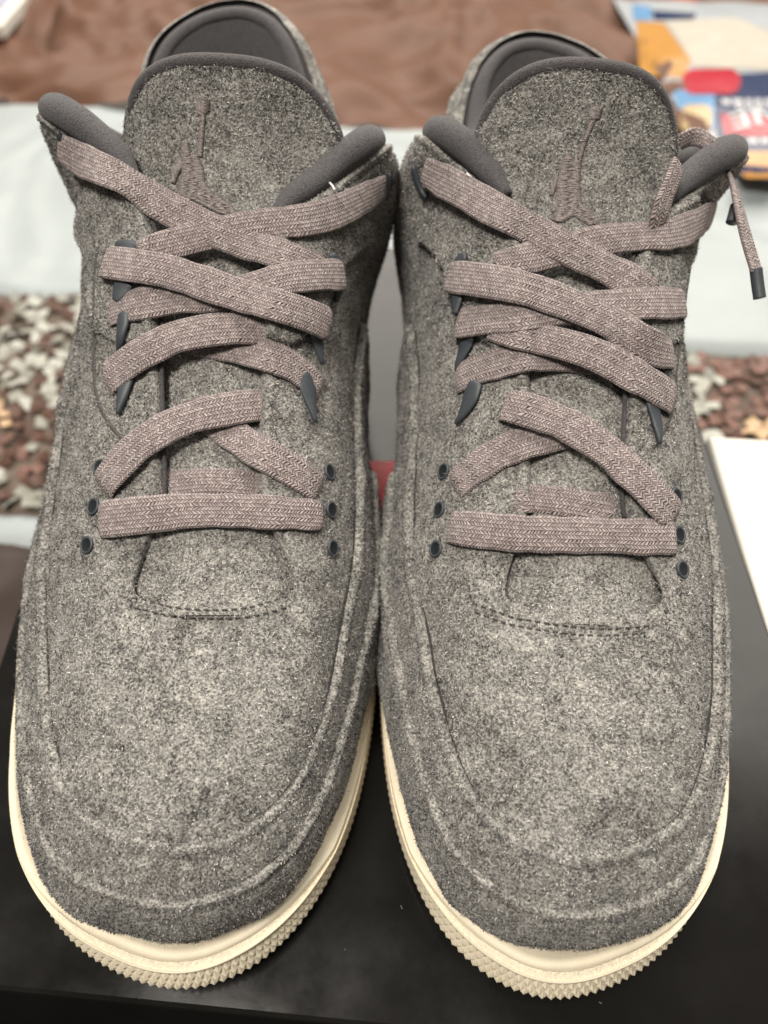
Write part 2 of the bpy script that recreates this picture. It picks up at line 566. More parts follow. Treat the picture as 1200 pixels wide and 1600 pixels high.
def build_sole(root, sL, sR, seed):
    TEETH = 310
    n = TEETH * 6
    p, nrm, t, per = outline(sL, sR, n)
    ph = t / per * TEETH
    # taper of the flare: wide at the toe, narrow along the sides
    y = p[:, 1]
    flare = np.clip(1.12 - y / 0.034, 0.22, 1.0)
    lift = toe_spring(y)
    def ring(inset, z, d=0.0):
        q = p - nrm * (np.asarray(inset)[..., None] if np.ndim(inset) else inset) + (nrm * np.asarray(d)[:, None] if np.ndim(d) else nrm * d)
        return np.concatenate([q, (z + lift)[:, None] if np.ndim(z) == 0 else (np.asarray(z) + lift)[:, None]], 1)
    # tread: raised diamonds
    rows = []
    nt_ = 13
    ft = flare
    for k in range(nt_):
        s = k / (nt_ - 1)
        a = ph + s * 1.5; b = ph - s * 1.5
        dia = np.minimum(1 - np.abs(2 * (a % 1) - 1), 1 - np.abs(2 * (b % 1) - 1))
        edge = 1 if 0 < k < nt_ - 1 else 0.75
        rows.append(ring(flare * (0.0028 * s ** 1.15), 0.0022 + 0.0078 * s, 0.00105 * dia * edge * np.clip(ft, 0.35, 1) - 0.0005))
    T = np.stack(rows, 1)
    bottom = ring(0.004, 0.0003)[:, None]
    inner = ring(0.03 * np.clip(np.minimum(y / .05, (0.304 - y) / .05), 0.2, 1), 0.0003)[:, None]
    P = np.concatenate([inner, bottom, T], 1)
    tread = mesh_np("tread", P.reshape(-1, 3), grid_faces(n, P.shape[1], True, True), M['sole'], None, False)
    # midsole: ridge, stippled strip, ridge, smooth rand
    m = 900
    p, nrm, t, per = outline(sL, sR, m)
    y = p[:, 1]
    flare = np.clip(1.25 - y / 0.11, 0.36, 1.0)
    ft = np.clip(1.12 - y / 0.034, 0.22, 1.0)
    lift = toe_spring(y)
    prof = [(.0034, .0092), (.0027, .0100), (.0023, .0108), (.0024, .0114), (.0028, .0115), (.0030, .0109), (.0033, .0106), (.0039, .0108), (.0045, .0110), (.0048, .0114), (.0048, .0126), (.0053, .0133),
            (.0059, .0134), (.0066, .0137), (.0071, .0148), (.0077, .0164), (.0084, .0188), (.0091, .0218), (.0100, .0242), (.0115, .0250), (.016, .0245)]
    rows = []
    wob = (vnoise(np.stack([t * 60, t * 0, t * 0], 1), seed) - 0.5)
    for i, (ins, z) in enumerate(prof):
        j = wob * (0.0007 if 10 <= i else 0.0)
        tot = 0.0100 * flare
        ii_ = ins * ft if ins <= 0.0059 else 0.0059 * ft + (ins - 0.0059) / 0.0041 * (tot - 0.0059 * ft)
        rows.append(ring(ii_ + j, z + 0 * y))
    P = np.stack(rows, 1)
    sole = mesh_np("sole", P.reshape(-1, 3), grid_faces(m, P.shape[1], True, True), M['sole'], root)
    tread.parent = sole
    # stippled strip as fine grain
    q = np.stack([ring(ft * i_, z_ + 0 * y) for i_, z_ in ((.0029, .0110), (.0035, .01105), (.0041, .0112), (.0047, .0116))], 1)
    mesh_np("stippled_strip", q.reshape(-1, 3), grid_faces(m, 4, True, True), M['stipple'], sole)
    return sole


# ---------------------------------------------------------------- tongue
TC = np.array([(.0735, .0668), (.085, .0714), (.100, .0786), (.120, .0875), (.140, .0985), (.160, .1100), (.176, .1225), (.186, .1360), (.191, .1480)])
TW = np.array([.0265, .0275, .0270, .0250, .0255, .0285, .0310, .0325, .0325])


def build_tongue(root, dx, tilt, wid, seed, dz=0.0, bx0=0.0):
    ns, nw = 120, 81
    d = np.concatenate([[0], np.cumsum(np.linalg.norm(np.diff(TC, axis=0), axis=1))])
    s = np.linspace(0, d[-1], ns)
    cl = spline(d, TC, s)
    cl = cl + np.stack([0 * s, dz * (s / d[-1]) ** 2], 1)
    hw = np.interp(s, d, TW) * wid
    a = np.linspace(-1, 1, nw)
    tg = np.gradient(cl, axis=0); tg /= np.linalg.norm(tg, axis=1, keepdims=True)
    nr = np.stack([-tg[:, 1], tg[:, 0]], 1)                   # forward-up normal in (y,z)
    nr = np.where(nr[:, 1:] < 0, -nr, nr)
    # arched top: every column of the grid runs up to its own height
    top = 1 - 0.235 * np.abs(a) ** 2.6
    S = s[:, None] * top[None]
    def f1(arr): return np.interp(S.ravel(), s, arr).reshape(S.shape)
    HW = f1(hw); C0 = f1(cl[:, 0]); C1 = f1(cl[:, 1]); N0 = f1(nr[:, 0]); N1 = f1(nr[:, 1])
    X = HW * (np.sin(a * 1.35) / math.sin(1.35))[None]
    up = np.clip((S - 0.05) / 0.08, 0, 1)
    sag = HW * (0.66 - 0.11 * up) * (1 - np.cos(a * 1.35))[None]
    Y = C0 - N0 * sag
    Z = C1 - N1 * sag - tilt * X * up
    X = X + bx0 + (dx - bx0) * up
    P = np.stack([X, Y, Z], -1)
    Nn = grid_normals(P)
    if Nn[ns // 2, nw // 2, 2] < 0: Nn = -Nn
    P = P + Nn * ((vnoise(P.reshape(-1, 3) * 150, seed) - 0.5).reshape(ns, nw, 1) * 0.0008)
    # back face
    Q = P - Nn * 0.006
    nb = ns * nw
    V = np.concatenate([P.reshape(-1, 3), Q.reshape(-1, 3)])
    f1 = grid_faces(ns, nw); f2 = grid_faces(ns, nw, flip=True) + nb
    top = np.arange(nw - 1) + (ns - 1) * nw
    e1 = np.stack([top, top + 1, top + 1 + nb, top + nb], 1)
    lft = np.arange(ns - 1) * nw
    e2 = np.stack([lft, lft + nw, lft + nw + nb, lft + nb], 1)
    rgt = lft + nw - 1
    e3 = np.stack([rgt, rgt + nb, rgt + nw + nb, rgt + nw], 1)
    o = mesh_np("tongue", V, [f1, f2, e1, e2, e3], M['wool'], root)
    # binding along the top edge
    k0 = int(ns * 0.62)
    left = P[k0:, 0] - Nn[k0:, 0] * 0.003
    right = P[k0:, -1] - Nn[k0:, -1] * 0.003
    topl = P[-1] - Nn[-1] * 0.003
    path = np.concatenate([left[:-1], topl, right[::-1][1:]])
    path = smooth_path(path[::6], 110)
    nmid = np.array([0, -0.75, 0.65])
    Vt, ft = tube(path, 0.0024, np.broadcast_to(nmid, (110, 3)), 12, 0.0034)
    mesh_np("tongue_binding", Vt, ft, M['binding'], o)
    return o, P, Nn


# ---------------------------------------------------------------- pixel helper: a point seen in the photograph becomes a point on a built surface
SP, CP = math.sin(PITCH), math.cos(PITCH)


def ray(px, py):
    u = (px - 600) / F_PX; v = (py - 800) / F_PX
    return Vector((u, CP - v * SP, -SP - v * CP)).normalized()


CAMP = Vector((0, 0, CAM_H))


class Cast:
    def __init__(self):
        self.V = []; self.F = []; self.n = 0

    def add(self, P, mw):
        nu, nv = P.shape[:2]
        Q = P.reshape(-1, 3) @ np.array(mw.to_3x3()).T + np.array(mw.translation)
        f = grid_faces(nu, nv) + self.n
        self.V.append(Q); self.F.append(f); self.n += len(Q)

    def done(self):
        V = np.concatenate(self.V); F = np.concatenate(self.F)
        self.b = BVHTree.FromPolygons(V.tolist(), F.tolist())

    def hit(self, px, py):
        loc, n, i, d = self.b.ray_cast(CAMP, ray(px, py))
        if loc is None: return None
        if n.dot(ray(px, py)) > 0: n = -n
        return np.array(loc), np.array(n)


def lace_ribbon(name, path, nrm, width, thick, parent, seed, u0=0.0):
    """flat woven band with rounded edges along path; nrm = face direction"""
    n = len(path)
    T, N, B = frames(path, nrm)
    k = 20
    a = np.linspace(0, 2 * np.pi, k, endpoint=False)
    cx = np.sign(np.cos(a)) * np.abs(np.cos(a)) ** 0.75
    cz = np.sign(np.sin(a)) * np.abs(np.sin(a)) ** 0.75
    width = np.broadcast_to(width, (n,))
    r = np.random.default_rng(seed)
    s = np.concatenate([[0], np.cumsum(np.linalg.norm(np.diff(path, axis=0), axis=1))])
    wob = 1 + 0.05 * (vnoise(np.stack([s * 250, s * 0 + seed, s * 0], 1), seed) - 0.5) * 2
    V = path[:, None] + (width * wob * 0.5)[:, None, None] * cx[None, :, None] * B[:, None] + thick * 0.5 * cz[None, :, None] * N[:, None]
    # slight crown across the band
    V = V.reshape(-1, 3)
    i, j = np.meshgrid(np.arange(n - 1), np.arange(k), indexing='ij')
    j2 = (j + 1) % k
    f = np.stack([i * k + j, i * k + j2, (i + 1) * k + j2, (i + 1) * k + j], -1).reshape(-1, 4)
    acr = np.broadcast_to(cx[None] * 0.5, (n, k)) * width[:, None]
    acr = acr + np.where(cz < 0, 0.02, 0)[None]
    uv = np.stack([np.broadcast_to(s[:, None] + u0, (n, k)), acr + 0.1], -1).reshape(-1, 2)
    V = np.concatenate([V, path[:1], path[-1:]])
    uv = np.concatenate([uv, [[u0, .1]], [[u0 + s[-1], .1]]])
    c0, c1 = n * k, n * k + 1
    jj = np.arange(k); jn = (jj + 1) % k
    caps = np.concatenate([np.stack([np.full(k, c0), jn, jj], 1), np.stack([np.full(k, c1), (n - 1) * k + jj, (n - 1) * k + jn], 1)])
    return mesh_np(name, V, [f, caps], M['lace'], parent, True, uv=uv)


def strand(cast, imw, name, pix, parent, width, lift, seed, sink=(0.004, 0.004), taut=True, wprof=None):
    """lace strand: pixels give where it lies on the shoe; it is pulled taut over the gaps and dives at its two ends"""
    pix = np.asarray(pix, float)
    q = smooth_path(pix[:, :2], 46)
    H = [cast.hit(*x) for x in q]
    ok = [i for i, hh in enumerate(H) if hh is not None]
    P = np.stack([H[i][0] for i in ok]); Nn = np.stack([H[i][1] for i in ok])
    dep = np.linalg.norm(P - np.array(CAMP), axis=1)
    D = np.stack([np.array(ray(*q[i])) for i in ok])
    # taut: upper hull of closeness along the path (removes the dips into the throat)
    n = len(P)
    close = -dep.copy()
    ker = np.ones(5) / 5
    s = np.arange(n)
    if taut:
        hull = []
        for i in range(n):
            while len(hull) >= 2:
                a, b = hull[-2], hull[-1]
                if (close[b] - close[a]) * (i - a) <= (close[i] - close[a]) * (b - a): hull.pop()
                else: break
            hull.append(i)
        hc = np.interp(s, hull, close[hull])
        close = 0.75 * hc + 0.25 * close
    for _ in range(3):
        c2 = close.copy(); c2[1:-1] = (close[:-2] + close[1:-1] * 2 + close[2:]) / 4; close = np.maximum(c2, close - 0.0004) if taut else c2
    P = np.array(CAMP) + D * (-close)[:, None]
    for _ in range(14):
        Nn[1:-1] = Nn[:-2] + Nn[1:-1] + Nn[2:]
        Nn /= np.linalg.norm(Nn, axis=1, keepdims=True)
    gen = Nn.mean(0); gen /= np.linalg.norm(gen)
    Nn = Nn * 0.65 + gen * 0.35
    Nn /= np.linalg.norm(Nn, axis=1, keepdims=True)
    prof = np.interp(np.linspace(0, 1, n), np.linspace(0, 1, len(pix)), pix[:, 2] if pix.shape[1] > 2 else np.full(len(pix), lift))
    P = P + Nn * prof[:, None]
    # ends dive into their holes
    tin = (P[0] - P[2]); tin /= np.linalg.norm(tin)
    tout = (P[-1] - P[-3]); tout /= np.linalg.norm(tout)
    def tail(p, t, nn, sk):
        return [p + t * sk * 0.28 - nn * sk * 0.08, p + t * sk * 0.50 - nn * sk * 0.40, p + t * sk * 0.52 - nn * sk * 1.0]
    pre = tail(P[0], tin, Nn[0], sink[0])[::-1] if sink[0] else []
    post = tail(P[-1], tout, Nn[-1], sink[1]) if sink[1] else []
    allP = np.array(list(pre) + list(P) + list(post))
    def endn(t, nn, sgn):
        return [nn * 0.9 + t * 0.45, nn * 0.35 + t * 0.95, t]
    allN = np.array((endn(tin, Nn[0], 1)[::-1] if sink[0] else []) + list(Nn) + (endn(tout, Nn[-1], 1) if sink[1] else []))
    m = 150
    d = np.concatenate([[0], np.cumsum(np.linalg.norm(np.diff(allP, axis=0), axis=1))])
    path = smooth_path(allP, m)
    tq = np.linspace(0, d[-1], m)
    nn = np.stack([np.interp(tq, d, allN[:, k]) for k in range(3)], 1)
    wv = width if wprof is None else np.interp(np.linspace(0, 1, m), np.linspace(0, 1, len(wprof)), wprof)
    tt = np.linspace(0, 1, m)
    if sink[0]: wv = wv * (1 - 0.30 * np.exp(-(tt / 0.07) ** 2))
    if sink[1]: wv = wv * (1 - 0.30 * np.exp(-((1 - tt) / 0.07) ** 2))
    # into the parent's local space
    inv = np.array(imw)
    path = path @ inv[:3, :3].T + inv[:3, 3]
    nn = nn @ inv[:3, :3].T
    return lace_ribbon(name, path, nn, wv, 0.0014, parent, seed, u0=seed * 0.0137)

# ---------------------------------------------------------------- one shoe
def interp(xs, ys):
    return lambda x: float(np.interp(abs(x), xs, ys))


def stitch_row(name, pts, nrm, parent, mat, ln=0.0016, rad=0.00026):
    Vs, Fs, n = [], [[], []], 0
    for p, q, nn in zip(pts[:-1], pts[1:], nrm[:-1]):
        d = q - p
        l = np.linalg.norm(d)
        if l < 1e-6: continue
        path = np.array([p + d * 0.24, p + d * 0.5 + nn * 0.00025, p + d * 0.76])
        V, f = tube(path, rad, np.broadcast_to(nn, (3, 3)), 6)
        Vs.append(V); Fs[0].append(f[0] + n); Fs[1].append(f[1] + n); n += len(V)
    o = mesh_np(name, np.concatenate(Vs), [np.concatenate(Fs[0]), np.concatenate(Fs[1])], mat, parent)
    return tag(o, kind='stuff')


def build_shoe(name, loc, rz, label, sL, sR, edit, tongue_dx, tongue_tilt, tongue_w, seed, spec, tongue_dz=0.0):
    root = empty(name, loc, rz, label, "shoe", "pair of grey wool basketball shoes")
    mw = Matrix.Translation(loc) @ Matrix.Rotation(rz, 4, 'Z')
    imw = mw.inverted()
    imn = np.array(imw)
    sh = Shape(sL, sR, spec['wL'], spec['wR'], edit)
    build_sole(root, sL, sR, seed)

    # --- the upper, one skin from the rubber to the throat and collar edge
    P, Nn = uvpatch(sh, -15, 15, 420, 0.0, 1.0, 96, 0.0, fold_hi=interp([0, 2.0, 3.2], [.0003, .0004, .003]), seed=seed)
    upper = panel_mesh("upper", P, root)
    yy = P[..., 1]
    wgt = np.where(yy > 0.2, 0.45, 1.0)
    wgt[np.abs(np.linspace(-15, 15, 420)) > 3.0, -4:] = 0.0
    jobs = [("wool_fuzz", P, Nn, upper, 3.4, dict(seed=seed + 20, weight=wgt))]
    skins = [P]

    # --- overlays sewn on the upper
    def overlay(nm, u0, u1, lo, hi, off, flo, fhi, fu, dens=3.4, nu=300, nv=40):
        Q, Nq = uvpatch(sh, u0, u1, nu, lo, hi, nv, off, fold_lo=flo, fold_hi=fhi, fold_u=fu, seed=seed + len(skins))
        o = panel_mesh(nm, Q, root)
        wq = np.where(Q[..., 1] > 0.2, 0.45, 1.0)
        jobs.append(("wool_fuzz", Q, Nq, o, dens, dict(seed=seed + 30 + len(skins), weight=wq)))
        if nm in ("toe_cap", "mudguard"):
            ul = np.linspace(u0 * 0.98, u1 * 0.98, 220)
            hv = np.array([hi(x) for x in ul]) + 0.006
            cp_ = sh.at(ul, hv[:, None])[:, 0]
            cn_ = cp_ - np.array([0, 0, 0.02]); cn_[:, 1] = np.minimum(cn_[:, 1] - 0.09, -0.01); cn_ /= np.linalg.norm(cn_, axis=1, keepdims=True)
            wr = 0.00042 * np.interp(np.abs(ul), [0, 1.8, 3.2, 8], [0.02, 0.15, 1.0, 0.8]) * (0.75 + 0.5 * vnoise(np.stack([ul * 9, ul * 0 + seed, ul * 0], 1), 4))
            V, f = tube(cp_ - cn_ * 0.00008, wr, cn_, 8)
            mesh_np("seam_crease_shade", V, f, M['crease'], o)  # dark tube painting in the shade of the crease below the overlay edge
        # fluffy raw edge along the upper rim
        if fhi:
            k = max(2, int(nv * 0.08))
            jobs.append(("edge_fuzz", Q[:, -k:], Nq[:, -k:], o, 1.4, dict(lift=1.2, length=0.8, seed=seed + 60 + len(skins), tone=-0.03)))
        skins.append(Q)
        return o

    overlay("toe_cap", -8.2, 8.2, -0.0, interp([0, 1.5, 3, 4.5, 6, 8.2], spec['cap']), interp([0, 1.5, 3, 8], [.0003, .0008, .0018, .0022]), 0, 0.0008, True)
    overlay("mudguard", -6.3, 6.3, -0.0, interp([0, 1.5, 3, 4.5, 6.3], spec['mud']), interp([0, 1.5, 3, 8], [.0009, .0017, .0032, .0036]), 0, 0.0010, True, nv=28)
    overlay("heel_panel", 12.2, 14.96, 0.0, 0.86, 0.0012, 0, 0.0014, False, 1.5, 120, 40)
    overlay("heel_panel", -14.96, -12.2, 0.0, 0.86, 0.0012, 0, 0.0014, False, 1.5, 120, 40)
    for sg in (-1, 1):
        u0, u1 = sorted((sg * 6.5, sg * 9.35))
        overlay("eyestay", u0, u1, interp([6.5, 7.0, 8, 9.35], [0.86, 0.70, 0.66, 0.60]), 1.0, 0.0021, 0.0014, 0.0040, True, 3.6, 110, 36)

    # dark bound edge of the eyestay along the throat
    for sg in (spec['lateral'],):
        th_ = 0.85
        ue = np.linspace(4.6, 8.6, 50)
        E_ = sh.bez(sg * ue)[:, 3]
        E_ = E_ + np.stack([-sg * 0.0008 + 0 * ue, 0.0006 + 0 * ue, -0.0012 + 0 * ue], 1)
        V, f = tube(E_, 0.0007 * th_, (0, -0.5, 0.85), 8, 0.0011 * th_)
        mesh_np("throat_binding", V, f, M['binding'], root)

    # --- tongue
    tong, TP, TN = build_tongue(root, tongue_dx, tongue_tilt, tongue_w, seed, tongue_dz, spec['base_x'])

    # --- padded collar roll and lining
    half = {}
    for sg in (-1, 1):
        uu = np.linspace(8.7 if sg < 0 else spec['roll_u'], 15.0, 90)
        K = sh.bez(sg * uu)
        T = K[:, 3].copy()
        tl = np.interp(uu, [uu[0], uu[0] + .6, 10.2, 11.2, 12.2, 13.5, 15], spec['roll'])
        ang = np.clip((uu - 12.6) / 2.4, 0, 1) * np.pi / 2
        inw = np.stack([-sg * np.cos(ang), -np.sin(ang) + 0.12 * np.cos(ang), 0 * uu], 1)
        inw /= np.linalg.norm(inw, axis=1, keepdims=True)
        path = T + inw * (tl[:, None] * 0.95 + np.interp(uu, [9, 11, 12, 15], [.0008, .0010, .0040, .0062])[:, None]) + np.array([0, 0, 1]) * (tl[:, None] * np.interp(uu, [9, 10.5, 12, 15], [0.3, 0.25, -0.6, -1.0])[:, None])
        half[sg] = (path, tl)
        # strip between the wool edge and the padding
        hs_ = uu > 12.0
        tab = np.stack([T[hs_] + inw[hs_] * 0.0006 - np.array([0, 0, .0008]), T[hs_] * .5 + path[hs_] * .5 - np.array([0, 0, .0035]), path[hs_] - np.array([0, 0, .002])], 1)
        panel_mesh("heel_tab_lining", tab, root, M['binding'])
        # padded lining wall going down inside
        rows = []
        pad = np.interp(uu, [9, 10.5, 12, 13.5, 15], [0.001, 0.003, 0.005, 0.007, 0.008])
        slit = 0.004 * np.exp(-((uu - 15) / 0.10) ** 2)
        for k, s in enumerate(np.linspace(0, 1, 18)):
            dn = path * (1 - s) + (K[:, 0] + inw * 0.004 + np.array([0, 0, 0.012])) * s
            bul = np.sin(np.pi * min(1, s * 1.5)) if s < 0.667 else 0.0
            sl = slit * np.exp(-((s - 0.32) / 0.10) ** 2)
            rows.append(dn + inw * (tl * 0.85 * (1 - s) + pad * bul - sl)[:, None])
        L = np.stack(rows, 1)
        panel_mesh("collar_lining", L, root, M['lining'])
    pth = np.concatenate([half[-1][0], half[1][0][::-1][1:]])
    rad = np.concatenate([half[-1][1], half[1][1][::-1][1:]])
    for _ in range(6):
        pth[84:96] = (pth[83:95] + pth[84:96] + pth[85:97]) / 3
    V, f = tube(pth, rad * 1.02, (0, 0, 1), 20, rad * 0.92)
    mesh_np("collar_roll", V, f, M['lining'], root)
    # heel pull slit and heel tab rim
    # --- insole
    ni = 60
    yv = np.linspace(0.08, 0.285, ni)
    hw = np.interp(yv, [.08, .1, .15, .2, .25, .275, .285], [.045, .046, .040, .034, .031, .024, .012])
    a = np.linspace(-1, 1, 9)
    I = np.stack([hw[:, None] * a[None], np.broadcast_to(yv[:, None], (ni, 9)), 0.030 + 0.004 * (a ** 2)[None] + 0 * yv[:, None]], -1)
    panel_mesh("insole", I, root, M['insole'])

    # --- things that are placed on the built surface
    cast = Cast()
    for S_ in skins: cast.add(S_, mw)
    jobs.append(("wool_fuzz", TP, TN, tong, 3.8, dict(length=1.1, seed=seed + 5, fly=0.02, tone=0.16)))
    bald = []
    cast.add(TP, mw)
    cast.done()

    def local(p): return np.array(imw @ Vector(p))
    R3 = imn[:3, :3]

    # round eyelets
    for px, py in spec['eyelets']:
        hh = cast.hit(px, py)
        if hh is None: continue
        p, nn = hh
        q = local(p); ln = R3 @ nn
        bald.append((q.copy(), 0.0024))
        q = q + ln * 0.00035
        t1 = np.cross(ln, [0, 1, 0]); t1 /= np.linalg.norm(t1); t2 = np.cross(ln, t1)
        kk, mm = 28, 10
        a = np.linspace(0, 2 * np.pi, kk, endpoint=False); b = np.linspace(0, 2 * np.pi, mm, endpoint=False)
        Rr, rr = 0.0020, 0.00040
        ring = q + ((Rr + rr * np.cos(b))[None, :, None] * (np.cos(a)[:, None, None] * t1 + np.sin(a)[:, None, None] * t2)) + (rr * np.sin(b))[None, :, None] * ln
        i, j = np.meshgrid(np.arange(kk), np.arange(mm), indexing='ij')
        f = np.stack([i * mm + j, ((i + 1) % kk) * mm + j, ((i + 1) % kk) * mm + (j + 1) % mm, i * mm + (j + 1) % mm], -1).reshape(-1, 4)
        eo = mesh_np("eyelet", ring.reshape(-1, 3), f, M['slate'], root)
        disc = q + 0.0021 * (np.cos(a)[:, None] * t1 + np.sin(a)[:, None] * t2) + ln * 0.00035
        cup = q + 0.0013 * (np.cos(a)[:, None] * t1 + np.sin(a)[:, None] * t2) + ln * 0.00015
        V = np.concatenate([disc, cup, [q]])
        jj = np.arange(kk); jn = (jj + 1) % kk
        mesh_np("eyelet_hole", V, [np.stack([jj, jn, jn + kk, jj + kk], 1), np.stack([jj + kk, jn + kk, np.full(kk, 2 * kk)], 1)], M['hole'], eo)

    # moulded lace loops: tapering claws
    for pts in spec['loops']:
        pts = np.array(pts, float)
        q = smooth_path(pts, 16)
        P_, N_l = [], []
        for x in q:
            hh = cast.hit(x[0], x[1])
            if hh is None: continue
            P_.append(local(hh[0]) + (R3 @ hh[1]) * 0.0012); N_l.append(R3 @ hh[1])
        if len(P_) < 6: continue
        P_ = np.array(P_); N_l = np.array(N_l)
        for _ in range(4):
            P_[1:-1] = (P_[:-2] + P_[1:-1] + P_[2:]) / 3
            N_l[1:-1] = (N_l[:-2] + N_l[1:-1] + N_l[2:]) / 3
        n = len(P_)
        s = np.linspace(0, 1, n)
        wd = np.interp(s, np.linspace(0, 1, len(pts)), pts[:, 2]) / F_PX * 0.185
        wd = wd * np.sqrt(np.clip(s / 0.08 + 0.05, 0, 1))
        V, f = tube(P_, wd, N_l, 14, np.minimum(wd, 0.0008))
        mesh_np("lace_loop", V, f, M['slate'], root)

    # laces
    first = None
    for k, (nm, pix, opt) in enumerate(spec['laces']):
        o = strand(cast, imw, "shoelace" if first is None else "lace_strand", pix, root if first is None else first, opt.get('w', 0.0088), opt.get('lift', 0.0012), seed * 10 + k,
                   opt.get('sink', (0.006, 0.006)), opt.get('taut', True), opt.get('wp'))
        if first is None: first = o

    # stitched lines
    for row, mt in spec.get('stitches', []):
        q = smooth_path(np.array(row, float), max(8, int(np.sum(np.linalg.norm(np.diff(np.array(row, float), axis=0), axis=1)) / 13)))
        hs = [cast.hit(*x) for x in q]
        hs = [h_ for h_ in hs if h_ is not None]
        for h_ in hs: bald.append((local(h_[0]), 0.0005))
        stitch_row("stitching", [local(h_[0]) + (R3 @ h_[1]) * 0.0008 for h_ in hs], [R3 @ h_[1] for h_ in hs], upper, M[mt])

    # sunk seams
    for row in spec['seams']:
        q = smooth_path(np.array(row, float), 50)
        hs = [cast.hit(*x) for x in q]
        hs = [h_ for h_ in hs if h_ is not None]
        pp = np.array([local(h_[0]) + (R3 @ h_[1]) * -0.0001 for h_ in hs])
        for _ in range(3): pp[1:-1] = (pp[:-2] + pp[1:-1] + pp[2:]) / 3
        V, f = tube(pp, 0.0007, np.array([R3 @ h_[1] for h_ in hs]), 8, 0.00045)
        mesh_np("seam_welt", V, f, M['thread_dark'], upper)

    # loose strands that hang clear of the surface: pixel plus distance
    for nm, row, wd_, mt in spec['loose']:
        pts_ = np.array([local(np.array(CAMP + ray(x, y_) * dd)) for x, y_, dd in row])
        path = smooth_path(pts_, 60)
        if nm == 'lace_end':
            nv = np.broadcast_to(np.array(spec['loose_n']), (60, 3))
            lace_ribbon(nm, path, nv, wd_, 0.0016, first, seed * 10 + 9)
        else:
            V, f = tube(path, wd_, (0, -1, 0.3), 14)
            mesh_np(nm, V, f, M[mt], first)

    # embroidered emblem: rows of satin stitches
    Vs, F0, F1, n = [], [], [], 0
    r = np.random.default_rng(seed + 99)
    for (poly, ang) in spec['emblem']:
        poly = np.array(poly, float)
        d = np.array([math.cos(ang), math.sin(ang)]); e = np.array([-d[1], d[0]])
        pe = poly @ e
        for lv in np.arange(pe.min() + 1.0, pe.max(), 1.5):
            xs = []
            for i in range(len(poly)):
                p0, p1 = poly[i], poly[(i + 1) % len(poly)]
                a0, a1 = p0 @ e - lv, p1 @ e - lv
                if a0 * a1 < 0:
                    xs.append((p0 + (p1 - p0) * a0 / (a0 - a1)) @ d)
            xs.sort()
            for a_, b_ in zip(xs[::2], xs[1::2]):
                m = max(1, int((b_ - a_) / 13))
                cuts = np.linspace(a_, b_, m + 1)
                if m > 1: cuts[1:-1] += r.uniform(-5, 5, m - 1)
                for c0, c1 in zip(cuts[:-1], cuts[1:]):
                    pp = []
                    for cc in np.linspace(c0 - 0.6, c1 + 0.6, 4):
                        h_ = cast.hit(*(d * cc + e * (lv + r.normal() * 0.25)))
                        if h_ is None: break
                        pp.append((local(h_[0]), R3 @ h_[1]))
                    if len(pp) < 4: continue
                    nn = np.mean([x[1] for x in pp], 0); nn /= np.linalg.norm(nn)
                    pth = np.array([pp[0][0] + nn * 0.0002, pp[1][0] + nn * (0.0004 + 0.0002 * r.random()), pp[2][0] + nn * (0.0004 + 0.0002 * r.random()), pp[3][0] + nn * 0.0002])
                    bald.append((pth[1], 0.0007)); bald.append((pth[2], 0.0007))
                    V, f = tube(pth, 0.00016, np.broadcast_to(nn, (4, 3)), 5)
                    Vs.append(V); F0.append(f[0] + n); F1.append(f[1] + n); n += len(V)
    if Vs:
        tag(mesh_np("embroidered_emblem", np.concatenate(Vs), [np.concatenate(F0), np.concatenate(F1)], M['thread'], tong), kind='stuff')

    bald_p = np.array([b_[0] for b_ in bald]); bald_r = np.array([b_[1] for b_ in bald])
    for nm, P_, N2, par, dens, kw in jobs:
        fuzz(nm, P_, N2, par, dens, bald=(bald_p, bald_r), **kw)

    # white tack stitches at the lower ends of the collar roll
    for (x0, y0, x1, y1) in spec['tacks']:
        h0, h1 = cast.hit(x0, y0), cast.hit(x1, y1)
        if h0 is None or h1 is None: continue
        nn = R3 @ h0[1]
        a_, b_ = local(h0[0]) + nn * 0.006, local(h1[0]) + nn * 0.006
        V, f = tube(np.array([a_, (a_ + b_) / 2 + nn * 0.0004, b_]), 0.0003, np.broadcast_to(nn, (3, 3)), 6)
        mesh_np("tack_stitch", V, f, M['thread_white'], root)
    return root, mw, cast


